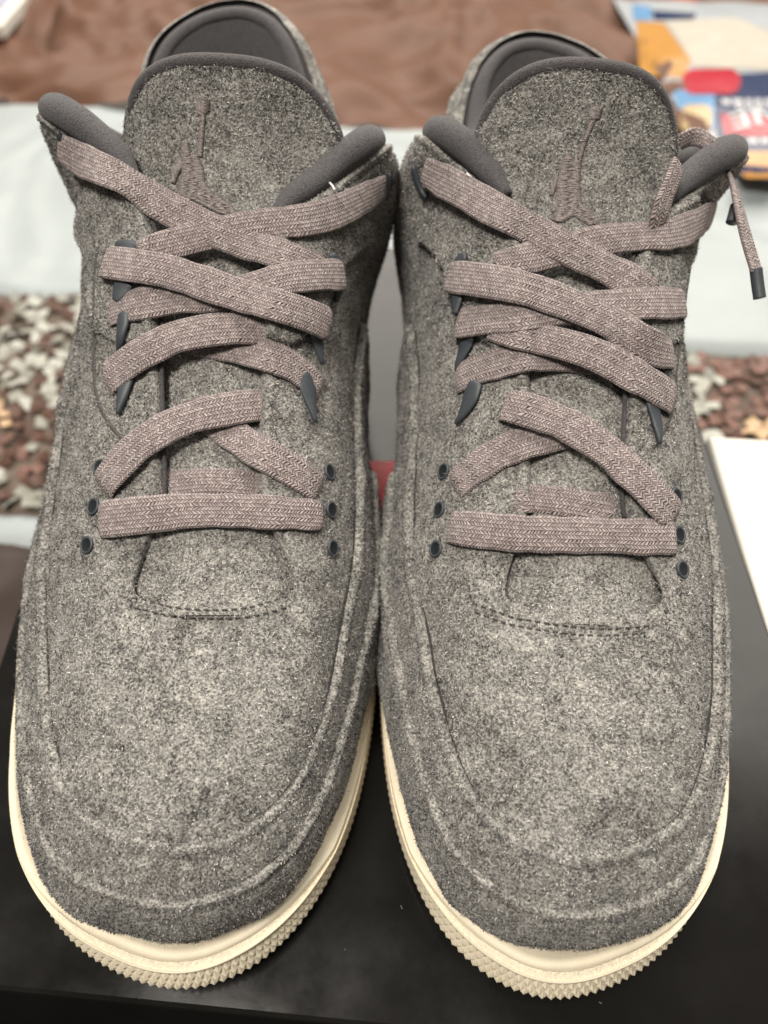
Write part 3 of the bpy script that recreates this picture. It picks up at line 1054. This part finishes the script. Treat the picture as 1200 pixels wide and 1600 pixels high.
W0 = 0.0092
SPEC_L = dict(
    base_x=0.0055, roll_u=8.05, lateral=-1, wL=([0, 5, 6, 7, 9, 11, 13], [1.15, 1.15, 1.17, 1.24, 1.30, 1.18, 1.0]), wR=([0, 4, 5, 6, 7, 8, 10, 11, 13], [.86, .92, .95, .95, .98, 1.06, 1.12, 1.12, 1.0]),
    cap=[0.46, 0.46, 0.46, 0.44, 0.42, 0.40], mud=[0.29, 0.285, 0.28, 0.27, 0.27],
    roll=[.0016, .0034, .0044, .0044, .0034, .0027, .0024],
    eyelets=[(157, 731), (147, 792), (137, 852), (514, 738), (517, 797), (519, 857)],
    loops=[[(200, 440, 20), (193, 456, 18), (187, 472, 9)], [(198, 488, 12), (197, 512, 13), (192, 532, 9), (189, 550, 3)], [(206, 572, 12), (200, 602, 15), (193, 630, 10), (189, 650, 3)],
           [(92, 204, 5), (100, 216, 8), (112, 236, 7), (124, 248, 4)], [(604, 268, 4), (604, 290, 7), (598, 308, 5)],
           [(188, 380, 8), (194, 387, 13), (208, 391, 15), (222, 396, 12)], [(510, 398, 8), (520, 405, 15), (527, 432, 15), (520, 470, 6)],
           [(482, 492, 18), (488, 518, 19), (494, 548, 11), (498, 570, 3)], [(472, 580, 18), (477, 610, 19), (483, 640, 11), (488, 662, 3)]],
    laces=[
        ("bar", [(172, 812), (300, 800), (400, 801), (488, 806)], dict(w=W0, lift=0.0016, wp=[.0098, .0092, .0088, .0080])),
        ("under", [(250, 758, -.0005), (330, 752, .0003), (408, 757, -.0005)], dict(w=.0075, lift=0.0002, sink=(0, 0), taut=False)),
        ("b2", [(262, 606, -.002), (330, 655, .0004), (400, 704, .0008), (450, 732, .0008), (487, 757, .0008)], dict(w=.0088, sink=(0.004, 0.006))),
        ("a2", [(176, 752, .0024), (235, 690, .0024), (300, 658, .0024), (360, 640, .0022), (408, 629, .0002), (436, 622, -.004)], dict(w=.0090, sink=(0.006, 0))),
        ("d3", [(286, 526, 0), (330, 536, 0), (400, 553, .0008), (455, 575, .0012), (488, 602, .0012)], dict(w=.0088, lift=0.0008, sink=(0, 0.006))),
        ("c3", [(182, 590, .0022), (240, 548, .0022), (320, 522, .0022), (380, 514, .0018), (420, 512, .0002), (446, 512, -.004)], dict(w=.0090, sink=(0.006, 0))),
        ("e4", [(184, 486, .001), (260, 470, .001), (360, 462, .0004), (440, 440, .0012), (524, 432, .0022)], dict(w=.0088)),
        ("f4", [(178, 416), (270, 432), (380, 468), (450, 488), (500, 506)], dict(w=.0092, lift=0.0024)),
        ("h5", [(228, 392), (300, 376), (400, 355), (500, 340), (596, 292)], dict(w=.0085, lift=0.0012, sink=(0.002, 0.003))),
        ("g5", [(106, 232, .0026), (180, 282, .0026), (280, 338, .0026), (380, 382, .0024), (470, 408, .0006), (505, 424, 0)], dict(w=.0090, sink=(0.003, 0))),
    ],
    stitches=[([(208, 948), (260, 961), (330, 966), (400, 962), (450, 948)], 'thread_dark'), ([(205, 934), (260, 948), (330, 954), (400, 949), (455, 933)], 'thread_dark')],
    seams=[[(152, 388), (147, 450), (147, 540), (154, 630), (170, 662), (196, 690)]],
    loose=[], loose_n=(0.5, -0.8, 0.4),
    emblem=[
        ([(309, 152), (319, 150), (327, 158), (327, 172), (318, 182), (309, 176), (306, 163)], 0.4),
        ([(314, 180), (321, 180), (318, 215), (316, 245), (309, 245), (311, 212)], 0.0),
        ([(283, 225), (294, 222), (298, 240), (310, 244), (318, 262), (320, 285), (335, 305), (362, 322), (372, 335), (345, 335), (318, 322), (300, 312), (288, 320), (270, 330), (262, 322), (278, 300), (285, 268)], 0.1),
        ([(283, 250), (272, 262), (268, 285), (274, 288), (280, 272), (288, 262)], 1.2),
    ],
    tacks=[(500, 292, 507, 303)],
)
SPEC_R = dict(
    base_x=0.0050, roll_u=8.8, lateral=1, wL=([0, 4, 5, 6, 7, 8, 10, 11, 13], [.83, .90, .93, .93, .97, 1.06, 1.13, 1.13, 1.0]), wR=([0, 5, 7, 9, 11, 13], [1.09, 1.09, 1.09, 1.12, 1.08, 1.0]),
    cap=[0.46, 0.46, 0.46, 0.44, 0.42, 0.40], mud=[0.29, 0.285, 0.28, 0.27, 0.27],
    roll=[.0016, .0034, .0044, .0044, .0034, .0027, .0024],
    eyelets=[(694, 737), (687, 797), (682, 858), (1056, 776), (1060, 836), (1065, 890)],
    loops=[[(722, 448, 16), (718, 472, 14), (716, 492, 7)], [(740, 516, 15), (732, 542, 17), (724, 562, 11), (718, 580, 3)], [(748, 596, 15), (738, 626, 18), (726, 650, 11), (717, 664, 3)],
           [(650, 256, 5), (654, 276, 9), (664, 298, 7), (672, 308, 4)], [(1146, 292, 4), (1140, 318, 6), (1128, 336, 4)],
           [(734, 402, 9), (724, 408, 14), (718, 432, 14)], [(1022, 540, 12), (1032, 572, 12), (1036, 592, 4)], [(1010, 610, 12), (1018, 646, 13), (1024, 676, 10), (1026, 696, 3)]],
    laces=[
        ("bar", [(716, 826), (800, 834), (900, 838), (1038, 840)], dict(w=W0, lift=0.0016)),
        ("under", [(806, 776, -.0005), (880, 784, .0003), (962, 798, -.0005)], dict(w=.0080, sink=(0, 0), taut=False)),
        ("a2", [(722, 752, .0008), (780, 710, .0008), (860, 682, .0006), (945, 660, .0), (976, 652, -.004)], dict(w=.0090, sink=(0.006, 0))),
        ("b2", [(806, 640), (870, 662), (940, 705), (1000, 760), (1036, 800)], dict(w=.0090, lift=0.0024, sink=(0.006, 0.006))),
        ("c3", [(724, 590, .001), (790, 566, .001), (850, 556, .0004), (930, 562, 0)], dict(w=.0088, sink=(0.006, 0))),
        ("d3", [(772, 508, 0), (806, 520, .0008), (890, 545, .0024), (970, 580, .0024), (1036, 622, .0024)], dict(w=.0090, sink=(0, 0.006))),
        ("e4", [(724, 506, .001), (820, 494, .0008), (900, 482, .0004), (980, 478, .001), (1058, 476, .0016)], dict(w=.0088)),
        ("f4", [(714, 436), (800, 452), (900, 486), (980, 524), (1036, 556)], dict(w=.0092, lift=0.0024)),
        ("h5", [(780, 412), (860, 398), (950, 376), (1050, 366), (1140, 305)], dict(w=.0085, lift=0.0012, sink=(0.002, 0.003))),
        ("g5", [(674, 268, .0026), (740, 312, .0026), (820, 360, .0026), (910, 405, .0024), (985, 440, .0006), (1020, 462, 0)], dict(w=.0090, sink=(0.003, 0))),
    ],
    stitches=[([(742, 956), (800, 978), (880, 992), (950, 996), (1010, 990)], 'thread_dark'), ([(738, 942), (800, 964), (880, 978), (950, 983), (1015, 976)], 'thread_dark')],
    seams=[[(1078, 420), (1066, 500), (1056, 590), (1044, 660), (1020, 700)]],
    loose=[('lace_end', [(1132, 262, .262), (1146, 290, .253), (1158, 340, .246), (1170, 385, .243), (1182, 425, .241)], .0042, None),
           ('aglet', [(1181, 420, .241), (1184, 445, .2405), (1187, 466, .240)], .00165, 'slate'),
           ('aglet', [(1150, 322, .252), (1146, 338, .250), (1143, 348, .249)], .0016, 'slate'),
           ('lace_end', [(1060, 258, .236), (1046, 292, .231), (1030, 338, .228), (1026, 362, .230)], .0060, None),
           ('lace_end', [(1060, 224, .262), (1082, 214, .262), (1112, 228, .262)], .0050, None)], loose_n=(0.5, -0.8, 0.4),
    emblem=[
        ([(924, 168), (934, 166), (940, 174), (936, 186), (926, 188), (920, 180)], 0.4),
        ([(922, 188), (930, 188), (916, 222), (907, 250), (902, 247), (910, 220)], 0.0),
        ([(880, 245), (890, 240), (898, 250), (908, 250), (906, 285), (908, 318), (925, 335), (946, 350), (920, 352), (896, 338), (880, 348), (862, 345), (872, 322), (870, 285), (876, 262)], 0.1),
        ([(872, 268), (862, 285), (858, 305), (865, 306), (870, 290)], 1.2),
    ],
    tacks=[(750, 276, 757, 282)],
)


def mk_edit(flapL, flapR, heel_z, dxT, tz=0.0):
    """shift the top line of one shoe; flap* = (dx outward, dy, dz)"""
    prof = [1, 1, 1, 1, .85, .75, .7, .7, .8, 1, 1, .9, .5, .25, 0, 0]
    def e(i, side, K):
        K = K.copy()
        K[3, 0] += dxT * prof[i]; K[2, 0] += dxT * prof[i] * 0.8; K[1, 0] += dxT * prof[i] * 0.15
        fl = flapL if side < 0 else flapR
        wgt = {8: .2, 9: .6, 10: .9, 11: 1.0, 12: .3}.get(i, 0)
        K[3] += np.array([fl[0] * side, fl[1], fl[2]]) * wgt
        K[2] += np.array([fl[0] * side, fl[1], fl[2]]) * wgt * 0.6
        if i >= 14:
            K[3, 2] += heel_z * (1 if i == 15 else .75); K[2, 2] += heel_z * .6
        return K
    return e


shoe_a, mwa, cast_a = build_shoe("wool_shoe", (-0.049, 0.0205, 0), 0.012,
    "grey wool shoe with no loose lace end, standing on the lid left of its twin", 1.15, 0.86,
    mk_edit((-.001, 0, .007), (.001, 0, -.002), .0065, .010), 0.0095, 0.06, 1.08, 1, SPEC_L, -.003)
shoe_b, mwb, cast_b = build_shoe("wool_shoe", (0.040, 0.0185, 0), -0.053,
    "grey wool shoe with a loose lace end and tip hanging from its flap", 0.83, 1.09,
    mk_edit((.002, 0, .001), (-.002, 0, -.002), -.003, .003), 0.003, 0.04, 1.0, 2, SPEC_R, -.003)

# ---------------------------------------------------------------- shoebox
bx = empty("shoebox", (0.002, 0.183, -0.004), 0, "glossy black shoebox with a red print on its lid, under the two shoes", "box")
M['lid'] = mat_plain("gloss_black_card", (0.008, 0.0075, 0.007), 0.13, 0.26, 40, 0.2, 500, 0.00003, 0.3)
nt_l = M['lid'].node_tree
r_l = ramp(nt_l, noise(nt_l, 22, 5.0, 0.65), [(0.35, (0.10,) * 3), (0.70, (0.26,) * 3)])
nt_l.links.new(r_l, nt_l.nodes["Principled BSDF"].inputs['Roughness'])
M['red'] = mat_plain("red_print", (0.68, 0.032, 0.036), 0.3, 0.25, 60, 0.08)
LX0, LX1 = -0.128, 0.128


def slab(name, corners, z0, z1, mat, parent, bev=0.0015, spread=0.0):
    """box with slightly rounded edges from 4 xy corners"""
    c = np.array(corners, float); m = c.mean(0)
    rings = []
    d = (m - c); d /= np.linalg.norm(d, axis=1, keepdims=True)
    for ins, z in ((bev, z0), (0, z0 + bev), (0, z1 - bev), (bev * 0.4, z1 - bev * 0.35), (bev * 1.3, z1)):
        rings.append(np.concatenate([c + d * (ins - (spread if z < (z0 + z1) / 2 else 0)), np.full((4, 1), z)], 1))
    V = np.concatenate(rings)
    f = []
    for r_ in range(len(rings) - 1):
        for k in range(4):
            f.append([r_ * 4 + k, r_ * 4 + (k + 1) % 4, r_ * 4 + 4 + (k + 1) % 4, r_ * 4 + 4 + k])
    f.append([3, 2, 1, 0]); t = (len(rings) - 1) * 4; f.append([t, t + 1, t + 2, t + 3])
    return mesh_np(name, V, np.array(f), mat, parent, False)


lid = slab("lid", [(-0.130, -0.1600), (0.130, -0.1815), (0.130, 0.164), (-0.130, 0.166)], -0.045, 0.0035, M['lid'], bx, spread=0.018)
slab("base", [(-0.128, -0.200), (0.128, -0.205), (0.126, 0.160), (-0.126, 0.162)], -0.121, -0.020, M['lid'], bx)
rp = slab("red_print", [(-0.030, -0.024), (0.030, -0.024), (0.030, 0.019), (-0.030, 0.019)], 0.0034, 0.0040, M['red'], lid, 0.0001)


# ---------------------------------------------------------------- bed: a comforter of sewn bands
BED = -0.125
com = empty("comforter", (0, 0.5, BED), 0, "brown quilted comforter with pale satin bands and a ruffled patchwork band", "bedding")
M['brown'] = mat_plain("brown_satin", (0.125, 0.060, 0.036), 0.5, 0.2, 25, 0.12, 1300, 0.0002, 0.4, 0.0, 0.05)
M['pale'] = mat_plain("pale_satin", (0.33, 0.365, 0.37), 0.45, 0.35, 14, 0.05, 1500, 0.0001, 0.3, 0.0, 0.2)
M['paleb'] = mat_plain("pale_scrap", (0.40, 0.40, 0.355), 0.6, 0.3, 60, 0.15)
M['greyb'] = mat_plain("grey_scrap", (0.27, 0.265, 0.225), 0.6, 0.3, 60, 0.2)
M['brownb'] = mat_plain("brown_scrap", (0.095, 0.050, 0.036), 0.55, 0.3, 60, 0.2)
M['pinkb'] = mat_plain("rose_brown_scrap", (0.175, 0.095, 0.075), 0.55, 0.3, 60, 0.2)
M['tanb'] = mat_plain("tan_scrap", (0.52, 0.36, 0.22), 0.6, 0.3, 60, 0.1)


def band(name, t0, t1, mat, amp, scale, x0=-1.3, x1=1.3, step=0.006, z=0.0, seed=0, puff=0.0, crease=None):
    nx = int((x1 - x0) / step); ny = max(6, int((t1 - t0) / step))
    xs = np.linspace(x0, x1, nx); ts = np.linspace(t0, t1, ny)
    X, Tt = np.meshgrid(xs, ts, indexing='ij')
    Y = Tt - 0.13 * X
    q = np.stack([X.ravel(), Y.ravel(), 0 * X.ravel()], 1)
    wv = np.stack([vnoise(q * scale * 0.7 + 5, seed + 1), vnoise(q * scale * 0.7 + 9, seed + 2), 0 * q[:, 0]], 1)
    q2 = q * scale + wv * 1.6
    h = 1 - np.abs(2 * vnoise(q2, seed) - 1)
    h = 0.6 * h + 0.3 * (1 - np.abs(2 * vnoise(q2 * 2.1, seed + 4) - 1)) + 0.15 * vnoise(q2 * 4.7, seed + 5)
    edge = np.minimum((Tt - t0), (t1 - Tt)).ravel()
    Z = z + amp * (h - 0.5) + puff * np.sqrt(np.clip(edge / 0.03, 0, 1)) - 0.004 * np.exp(-edge / 0.003)
    if crease is not None:
        cq = smooth_path(np.array(crease), 60)
        dd = np.min(np.hypot(q[:, :1] - cq[None, :, 0], q[:, 1:2] - cq[None, :, 1]), axis=1)
        Z = Z - 0.022 * np.exp(-(dd / 0.010) ** 2) + 0.008 * np.exp(-((dd - 0.026) / 0.012) ** 2)
    P = np.stack([X.ravel(), Y.ravel() - 0.5, Z], 1)
    return mesh_np(name, P, grid_faces(nx, ny), mat, com)


FOLD = [(-0.378, 1.02), (-0.372, 0.98), (-0.378, 0.94), (-0.372, 0.90), (-0.355, 0.865)]
band("brown_panel", 0.715, 2.6, M['brown'], 0.046, 12, x0=-1.6, x1=1.6, step=0.008, seed=3, crease=FOLD)
band("pale_panel", 0.437, 0.721, M['pale'], 0.010, 11, seed=13, puff=0.004)
M['rbase'] = mat_plain("ruffle_ground", (0.125, 0.095, 0.075), 0.7, 0.2, 70, 0.35)
band("ruffle_base", 0.240, 0.441, M['rbase'], 0.008, 40, seed=23, z=-0.002)
band("pale_strip", 0.219, 0.243, M['pale'], 0.003, 30, seed=33)
M['brown_shaded'] = mat_plain("brown_satin_shaded", (0.035, 0.022, 0.018), 0.5, 0.3, 25, 0.12)  # the brown satin again, with the shade beside the box put into its colour
band("lower_brown_panel", -0.40, 0.222, M['brown_shaded'], 0.008, 16, seed=43)

# ruffled cloth scraps standing on the patchwork band
rs = np.random.default_rng(21)


def scrap_mesh(k):
    r = np.random.default_rng(100 + k)
    w_, l_ = 0.0062 + 0.0018 * r.random(), 0.0082 + 0.003 * r.random()
    nx, ny = 4, 5
    a = np.linspace(-.5, .5, nx); b = np.linspace(-.5, .5, ny)
    X, Y = np.meshgrid(a * w_, b * l_, indexing='ij')
    Z = 0.0030 * np.cos(np.linspace(-1.4, 1.4, ny))[None] + 0.0012 * np.sin(a * 5 + k)[:, None] + r.normal(size=(nx, ny)) * 0.0004
    P = np.stack([X, Y, Z], -1).reshape(-1, 3)
    V = np.concatenate([P, P - [0, 0, 0.0012]])
    f = grid_faces(nx, ny); n = nx * ny
    rim = [i * ny for i in range(nx)] + [(nx - 1) * ny + j for j in range(1, ny)] + [i * ny + ny - 1 for i in range(nx - 2, -1, -1)] + [j for j in range(ny - 2, 0, -1)]
    side = [[rim[i], rim[(i + 1) % len(rim)], rim[(i + 1) % len(rim)] + n, rim[i] + n] for i in range(len(rim))]
    me_o = mesh_np("fabric_scrap", V, [f, f[:, ::-1] + n, np.array(side)], M['paleb'], com)
    me = me_o.data
    bpy.data.objects.remove(me_o)
    return me


SCR = {}
for nm in ('paleb', 'greyb', 'brownb', 'pinkb', 'tanb'):
    SCR[nm] = []
    for k in range(3):
        me = scrap_mesh(k + 7 * len(SCR))
        me.materials[0] = M[nm]
        SCR[nm].append(me)


def ground(px, py, z):
    d = ray(px, py)
    t = (z - CAM_H) / d.z
    return CAMP + d * t


spots = []
for i in range(700):
    px, py = rs.uniform(-25, 165), rs.uniform(462, 792)
    spots.append((px, py, 'L'))
for i in range(260):
    px, py = rs.uniform(1075, 1215), rs.uniform(556, 690)
    spots.append((px, py, 'R'))
kept = []
for px, py, sd in spots:
    p = ground(px, py, BED + 0.004)
    if any((p.x - q[0]) ** 2 + (p.y - q[1]) ** 2 < 0.0064 ** 2 for q in kept): continue
    kept.append((p.x, p.y))
    n_ = vnoise(np.array([[p.x * 25, p.y * 25, 3.0]]), 77)[0]
    if sd == 'L':
        if py < 632: kind = ['paleb', 'paleb', 'greyb', 'paleb', 'paleb', 'greyb', 'brownb'][int(rs.integers(7))]
        elif py < 735: kind = ['brownb', 'brownb', 'pinkb', 'brownb', 'greyb'][int(rs.integers(5))]
        else: kind = ['paleb', 'greyb', 'brownb', 'greyb'][int(rs.integers(4))]
        if px < 20 and 615 < py < 660: kind = 'tanb'
    else:
        kind = ['pinkb', 'brownb', 'pinkb', 'pinkb'][int(rs.integers(4))]
        if px < 1128 and rs.random() < 0.65: kind = 'paleb'
        if px > 1165 and py > 655: kind = 'tanb'
    me = SCR[kind][int(rs.integers(3))]
    o = bpy.data.objects.new("fabric_scrap", me)
    C.objects.link(o); o.parent = com
    o.scale = (1, 1, 0.35)
    o.location = (p.x, p.y - 0.5, 0.0022 + rs.uniform(0, 0.0015))
    o.rotation_euler = (rs.normal() * 0.28, rs.normal() * 0.28, rs.uniform(0, 6.28))

# ---------------------------------------------------------------- white carton to the right of the shoebox
wc = empty("white_carton", (0.23, 0.12, BED), 0, "plain white carton with a flat lid, right of the black shoebox", "box")
M['white'] = mat_plain("white_card", (0.68, 0.655, 0.60), 0.6, 0.3, 30, 0.03, 900, 0.00004, 0.3)
slab("carton_lid", [(-0.088, -0.16), (0.12, -0.17), (0.12, 0.108), (-0.079, 0.1235)], 0.065, 0.095, M['white'], wc, 0.002)
slab("carton_base", [(-0.085, -0.157), (0.117, -0.167), (0.117, 0.105), (-0.076, 0.120)], 0.002, 0.066, M['white'], wc, 0.002)

# ---------------------------------------------------------------- snack pouch lying upside down on the bed
po = empty("snack_pouch", (0.42, 0.79, BED + 0.012), 0, "glossy snack pouch printed in navy, orange and red, lying upside down on the bed", "pouch")
M['foil'] = mat_plain("pouch_film", (0.36, 0.38, 0.40), 0.22, 0.5, 30, 0.05, 60, 0.002, 0.35)
for nm, c in (('p_navy', (0.025, 0.045, 0.13)), ('p_orange', (0.72, 0.36, 0.085)), ('p_cream', (0.78, 0.72, 0.62)), ('p_red', (0.62, 0.030, 0.055)), ('p_blue', (0.20, 0.42, 0.72)), ('p_tan', (0.75, 0.55, 0.28)), ('p_white', (0.8, 0.8, 0.82))):
    M[nm] = mat_plain(nm[2:] + "_print", tuple(x_ * 0.6 for x_ in c), 0.24, 0.5, 60, 0.06, 60, 0.002, 0.35)
nx, ny = 40, 60
X, Y = np.meshgrid(np.linspace(-1, 1, nx), np.linspace(-1, 1, ny), indexing='ij')
hz = 0.020 * (1 - np.abs(X) ** 3.5) * (1 - np.abs(Y) ** 5)
px_ = X * 0.150 - 0.01 * Y; py_ = Y * 0.185 - 0.13 * X * 0.15
fl = np.stack([px_.ravel() * 30, py_.ravel() * 30, 0 * px_.ravel()], 1)
hz = hz + (0.003 * (vnoise(fl, 5) - 0.5)).reshape(hz.shape)
PT = np.stack([px_, py_, hz], -1); PB = np.stack([px_, py_, -hz * 0.4 - 0.0005], -1)
V = np.concatenate([PT.reshape(-1, 3), PB.reshape(-1, 3)])
mesh_np("film", V, [grid_faces(nx, ny), grid_faces(nx, ny, flip=True) + nx * ny], M['foil'], po)
pc = Cast(); pc.add(PT, Matrix.Translation(po.location)); pc.done()


def print_patch(name, poly, mat, lift, parent=po):
    poly = np.array(poly, float)
    n = 8
    edge = np.concatenate([poly[i] + (poly[(i + 1) % len(poly)] - poly[i]) * np.linspace(0, 1, n, endpoint=False)[:, None] for i in range(len(poly))])
    c = poly.mean(0)
    rings = []
    for s in (1.0, 0.75, 0.5, 0.25):
        pts = []
        for e_ in c + (edge - c) * s:
            h_ = pc.hit(*e_)
            if h_ is None:
                g = ground(e_[0], e_[1], po.location.z + 0.012); pts.append(np.array(g))
            else: pts.append(h_[0] + h_[1] * lift)
        rings.append(np.array(pts) - np.array(po.location))
    m = len(edge)
    V = np.concatenate(rings + [rings[-1].mean(0)[None]])
    f = []
    for r_ in range(3):
        for k in range(m):
            f.append([r_ * m + k, r_ * m + (k + 1) % m, (r_ + 1) * m + (k + 1) % m, (r_ + 1) * m + k])
    t = [[3 * m + k, 3 * m + (k + 1) % m, 4 * m] for k in range(m)]
    return mesh_np(name, V, [np.array(f), np.array(t)], mat, parent)


def rrect(x0, y0, x1, y1, r):
    out = []
    for cx, cy, a0 in ((x1 - r, y1 - r, 0), (x0 + r, y1 - r, 90), (x0 + r, y0 + r, 180), (x1 - r, y0 + r, 270)):
        for a in np.linspace(a0, a0 + 90, 5):
            out.append((cx + r * math.cos(R(a)), cy + r * math.sin(R(a))))
    return out


print_patch("orange_print", [(994, 34), (1038, 36), (1080, 96), (1068, 122), (1000, 118)], M['p_orange'], 0.0005)
print_patch("cream_print", [(1042, 34), (1150, 28), (1225, 60), (1225, 112), (1085, 104)], M['p_cream'], 0.0006)
print_patch("navy_bar", [(1018, 17), (1088, 22), (1084, 30), (1022, 32)], M['p_navy'], 0.0006)
print_patch("blue_print", [(988, 8), (1018, 12), (1018, 32), (990, 32)], M['p_blue'], 0.0006)
print_patch("navy_panel", [(1112, 118), (1225, 112), (1225, 284), (1155, 276), (1118, 210)], M['p_navy'], 0.0005)
print_patch("blue_panel", [(1046, 140), (1116, 142), (1118, 200), (1090, 206), (1062, 170)], M['p_blue'], 0.0005)
print_patch("red_oval", rrect(1066, 109, 1157, 148, 18), M['p_red'], 0.0010)
print_patch("nugget_print", rrect(1064, 165, 1113, 207, 14), M['p_tan'], 0.0010)
print_patch("nugget_print", rrect(1156, 238, 1230, 278, 14), M['p_orange'], 0.0010)
rl = print_patch("red_label", [(1126, 179), (1230, 181), (1230, 216), (1132, 212)], M['p_red'], 0.0010)
for y0, y1, x0 in ((156, 164, 1128), (166, 172, 1150), (217, 225, 1168)):
    x = x0
    while x < 1215:
        w_ = rs.uniform(8, 18)
        print_patch("print_line", [(x, y0), (x + w_, y0 + .5), (x + w_, y1 + .5), (x, y1)], M['p_white'], 0.0011)
        x += w_ + 4
tcu = bpy.data.curves.new("lettering", 'FONT')
tcu.body = "INE"; tcu.size = 0.031; tcu.extrude = 0.0002; tcu.space_character = 1.12; tcu.offset = 0.0008
tob0 = bpy.data.objects.new("lettering_source", tcu); C.objects.link(tob0)
bpy.context.view_layer.update()
tme = bpy.data.meshes.new_from_object(tob0.evaluated_get(bpy.context.evaluated_depsgraph_get()))
bpy.data.objects.remove(tob0)
tob = bpy.data.objects.new("lettering", tme); C.objects.link(tob)
tme.materials.clear(); tme.materials.append(M['p_white'])
# upside down on the label, pressed on to the curved film
h_ = pc.hit(1136, 184)
tob.parent = rl
n_t = len(tme.vertices)
tv = np.zeros(n_t * 3); tme.vertices.foreach_get('co', tv); tv = tv.reshape(-1, 3)
wid_t = tv[:, 0].max()
tv[:, 0] = h_[0][0] + wid_t - tv[:, 0]
tv[:, 1] = h_[0][1] - tv[:, 1]
for v_ in tv:
    g_ = pc.b.ray_cast(Vector((v_[0], v_[1], 0.5)), Vector((0, 0, -1)))
    v_[2] += (g_[0].z if g_[0] is not None else h_[0][2]) + 0.0022
tv -= np.array(po.location)
tme.vertices.foreach_set('co', tv.ravel()); tme.update()

# ---------------------------------------------------------------- notebook corner and an orange cap far back on the bed
nb = empty("notebook", (-0.56, 0.98, BED + 0.012), 0, "lavender notebook with a white border, in the far left corner of the bed", "notebook")
M['lav'] = mat_plain("lavender_cover", (0.36, 0.36, 0.46), 0.4, 0.4, 30, 0.05)
g0 = ground(4, 48, BED + 0.02); g1 = ground(62, -22, BED + 0.02)
d = Vector((g1.x - g0.x, g1.y - g0.y)).normalized(); e = Vector((-d.y, d.x))
o2 = Vector((nb.location.x, nb.location.y))
def nbq(ins, z0, z1, nm, mt):
    c = [Vector((g0.x, g0.y)) + d * ins + e * ins, Vector((g0.x, g0.y)) + d * (0.21 - ins) + e * ins, Vector((g0.x, g0.y)) + d * (0.21 - ins) + e * (0.15 - ins), Vector((g0.x, g0.y)) + d * ins + e * (0.15 - ins)]
    slab(nm, [tuple(x - o2) for x in c], z0, z1, mt, nb, 0.001)
nbq(0, 0.0, 0.012, "border_cover", M['white'])
nbq(0.014, 0.0115, 0.0128, "cover_panel", M['lav'])
g = ground(1064, -6, BED + 0.01)
M['cap'] = mat_plain("orange_plastic", (0.75, 0.16, 0.05), 0.35, 0.5, 60, 0.05)
cp = empty("bottle_cap", (g.x, g.y, BED + 0.008), 0, "small orange plastic cap behind the snack pouch", "cap")
aa = np.linspace(0, 2 * np.pi, 48, endpoint=False)
pr = [(0.0, .018), (.017, .018), (.020, .015), (.021, .002), (.021, 0)]
V = np.concatenate([np.stack([r_ * (1 + (0.03 * np.sin(aa * 24) if 2 <= i <= 3 else 0)) * np.cos(aa), r_ * np.sin(aa), np.full(48, z_)], 1) for i, (r_, z_) in enumerate(pr)])
f = [[i * 48 + k, i * 48 + (k + 1) % 48, (i + 1) * 48 + (k + 1) % 48, (i + 1) * 48 + k] for i in range(4) for k in range(48)]
mesh_np("cap_shell", V, np.array(f), M['cap'], cp)


# dust, lint and a few stray wool hairs on the glossy lid
M['lint'] = mat_plain("lint", (0.30, 0.29, 0.27), 0.8, 0.2)
rd = np.random.default_rng(5)
Vs, F0, F1, n = [], [], [], 0
for i in range(45):
    x, y = rd.uniform(-0.126, 0.128), rd.uniform(-0.165, 0.05)
    L = rd.uniform(0.0003, 0.0012) if i > 0 else rd.uniform(0.006, 0.010)
    a = rd.uniform(0, 6.28)
    k = 7
    t = np.linspace(-.5, .5, k)
    crv = rd.normal() * 0.5
    px_ = x + L * (np.cos(a) * t - np.sin(a) * crv * (t * t)); py_ = y + L * (np.sin(a) * t + np.cos(a) * crv * (t * t))
    V, f = tube(np.stack([px_, py_, np.full(k, 0.00375)], 1), 0.00007, (0, 0, 1), 5)
    Vs.append(V); F0.append(f[0] + n); F1.append(f[1] + n); n += len(V)
tag(mesh_np("dust", np.concatenate(Vs), [np.concatenate(F0), np.concatenate(F1)], M['lint'], lid), kind='stuff')
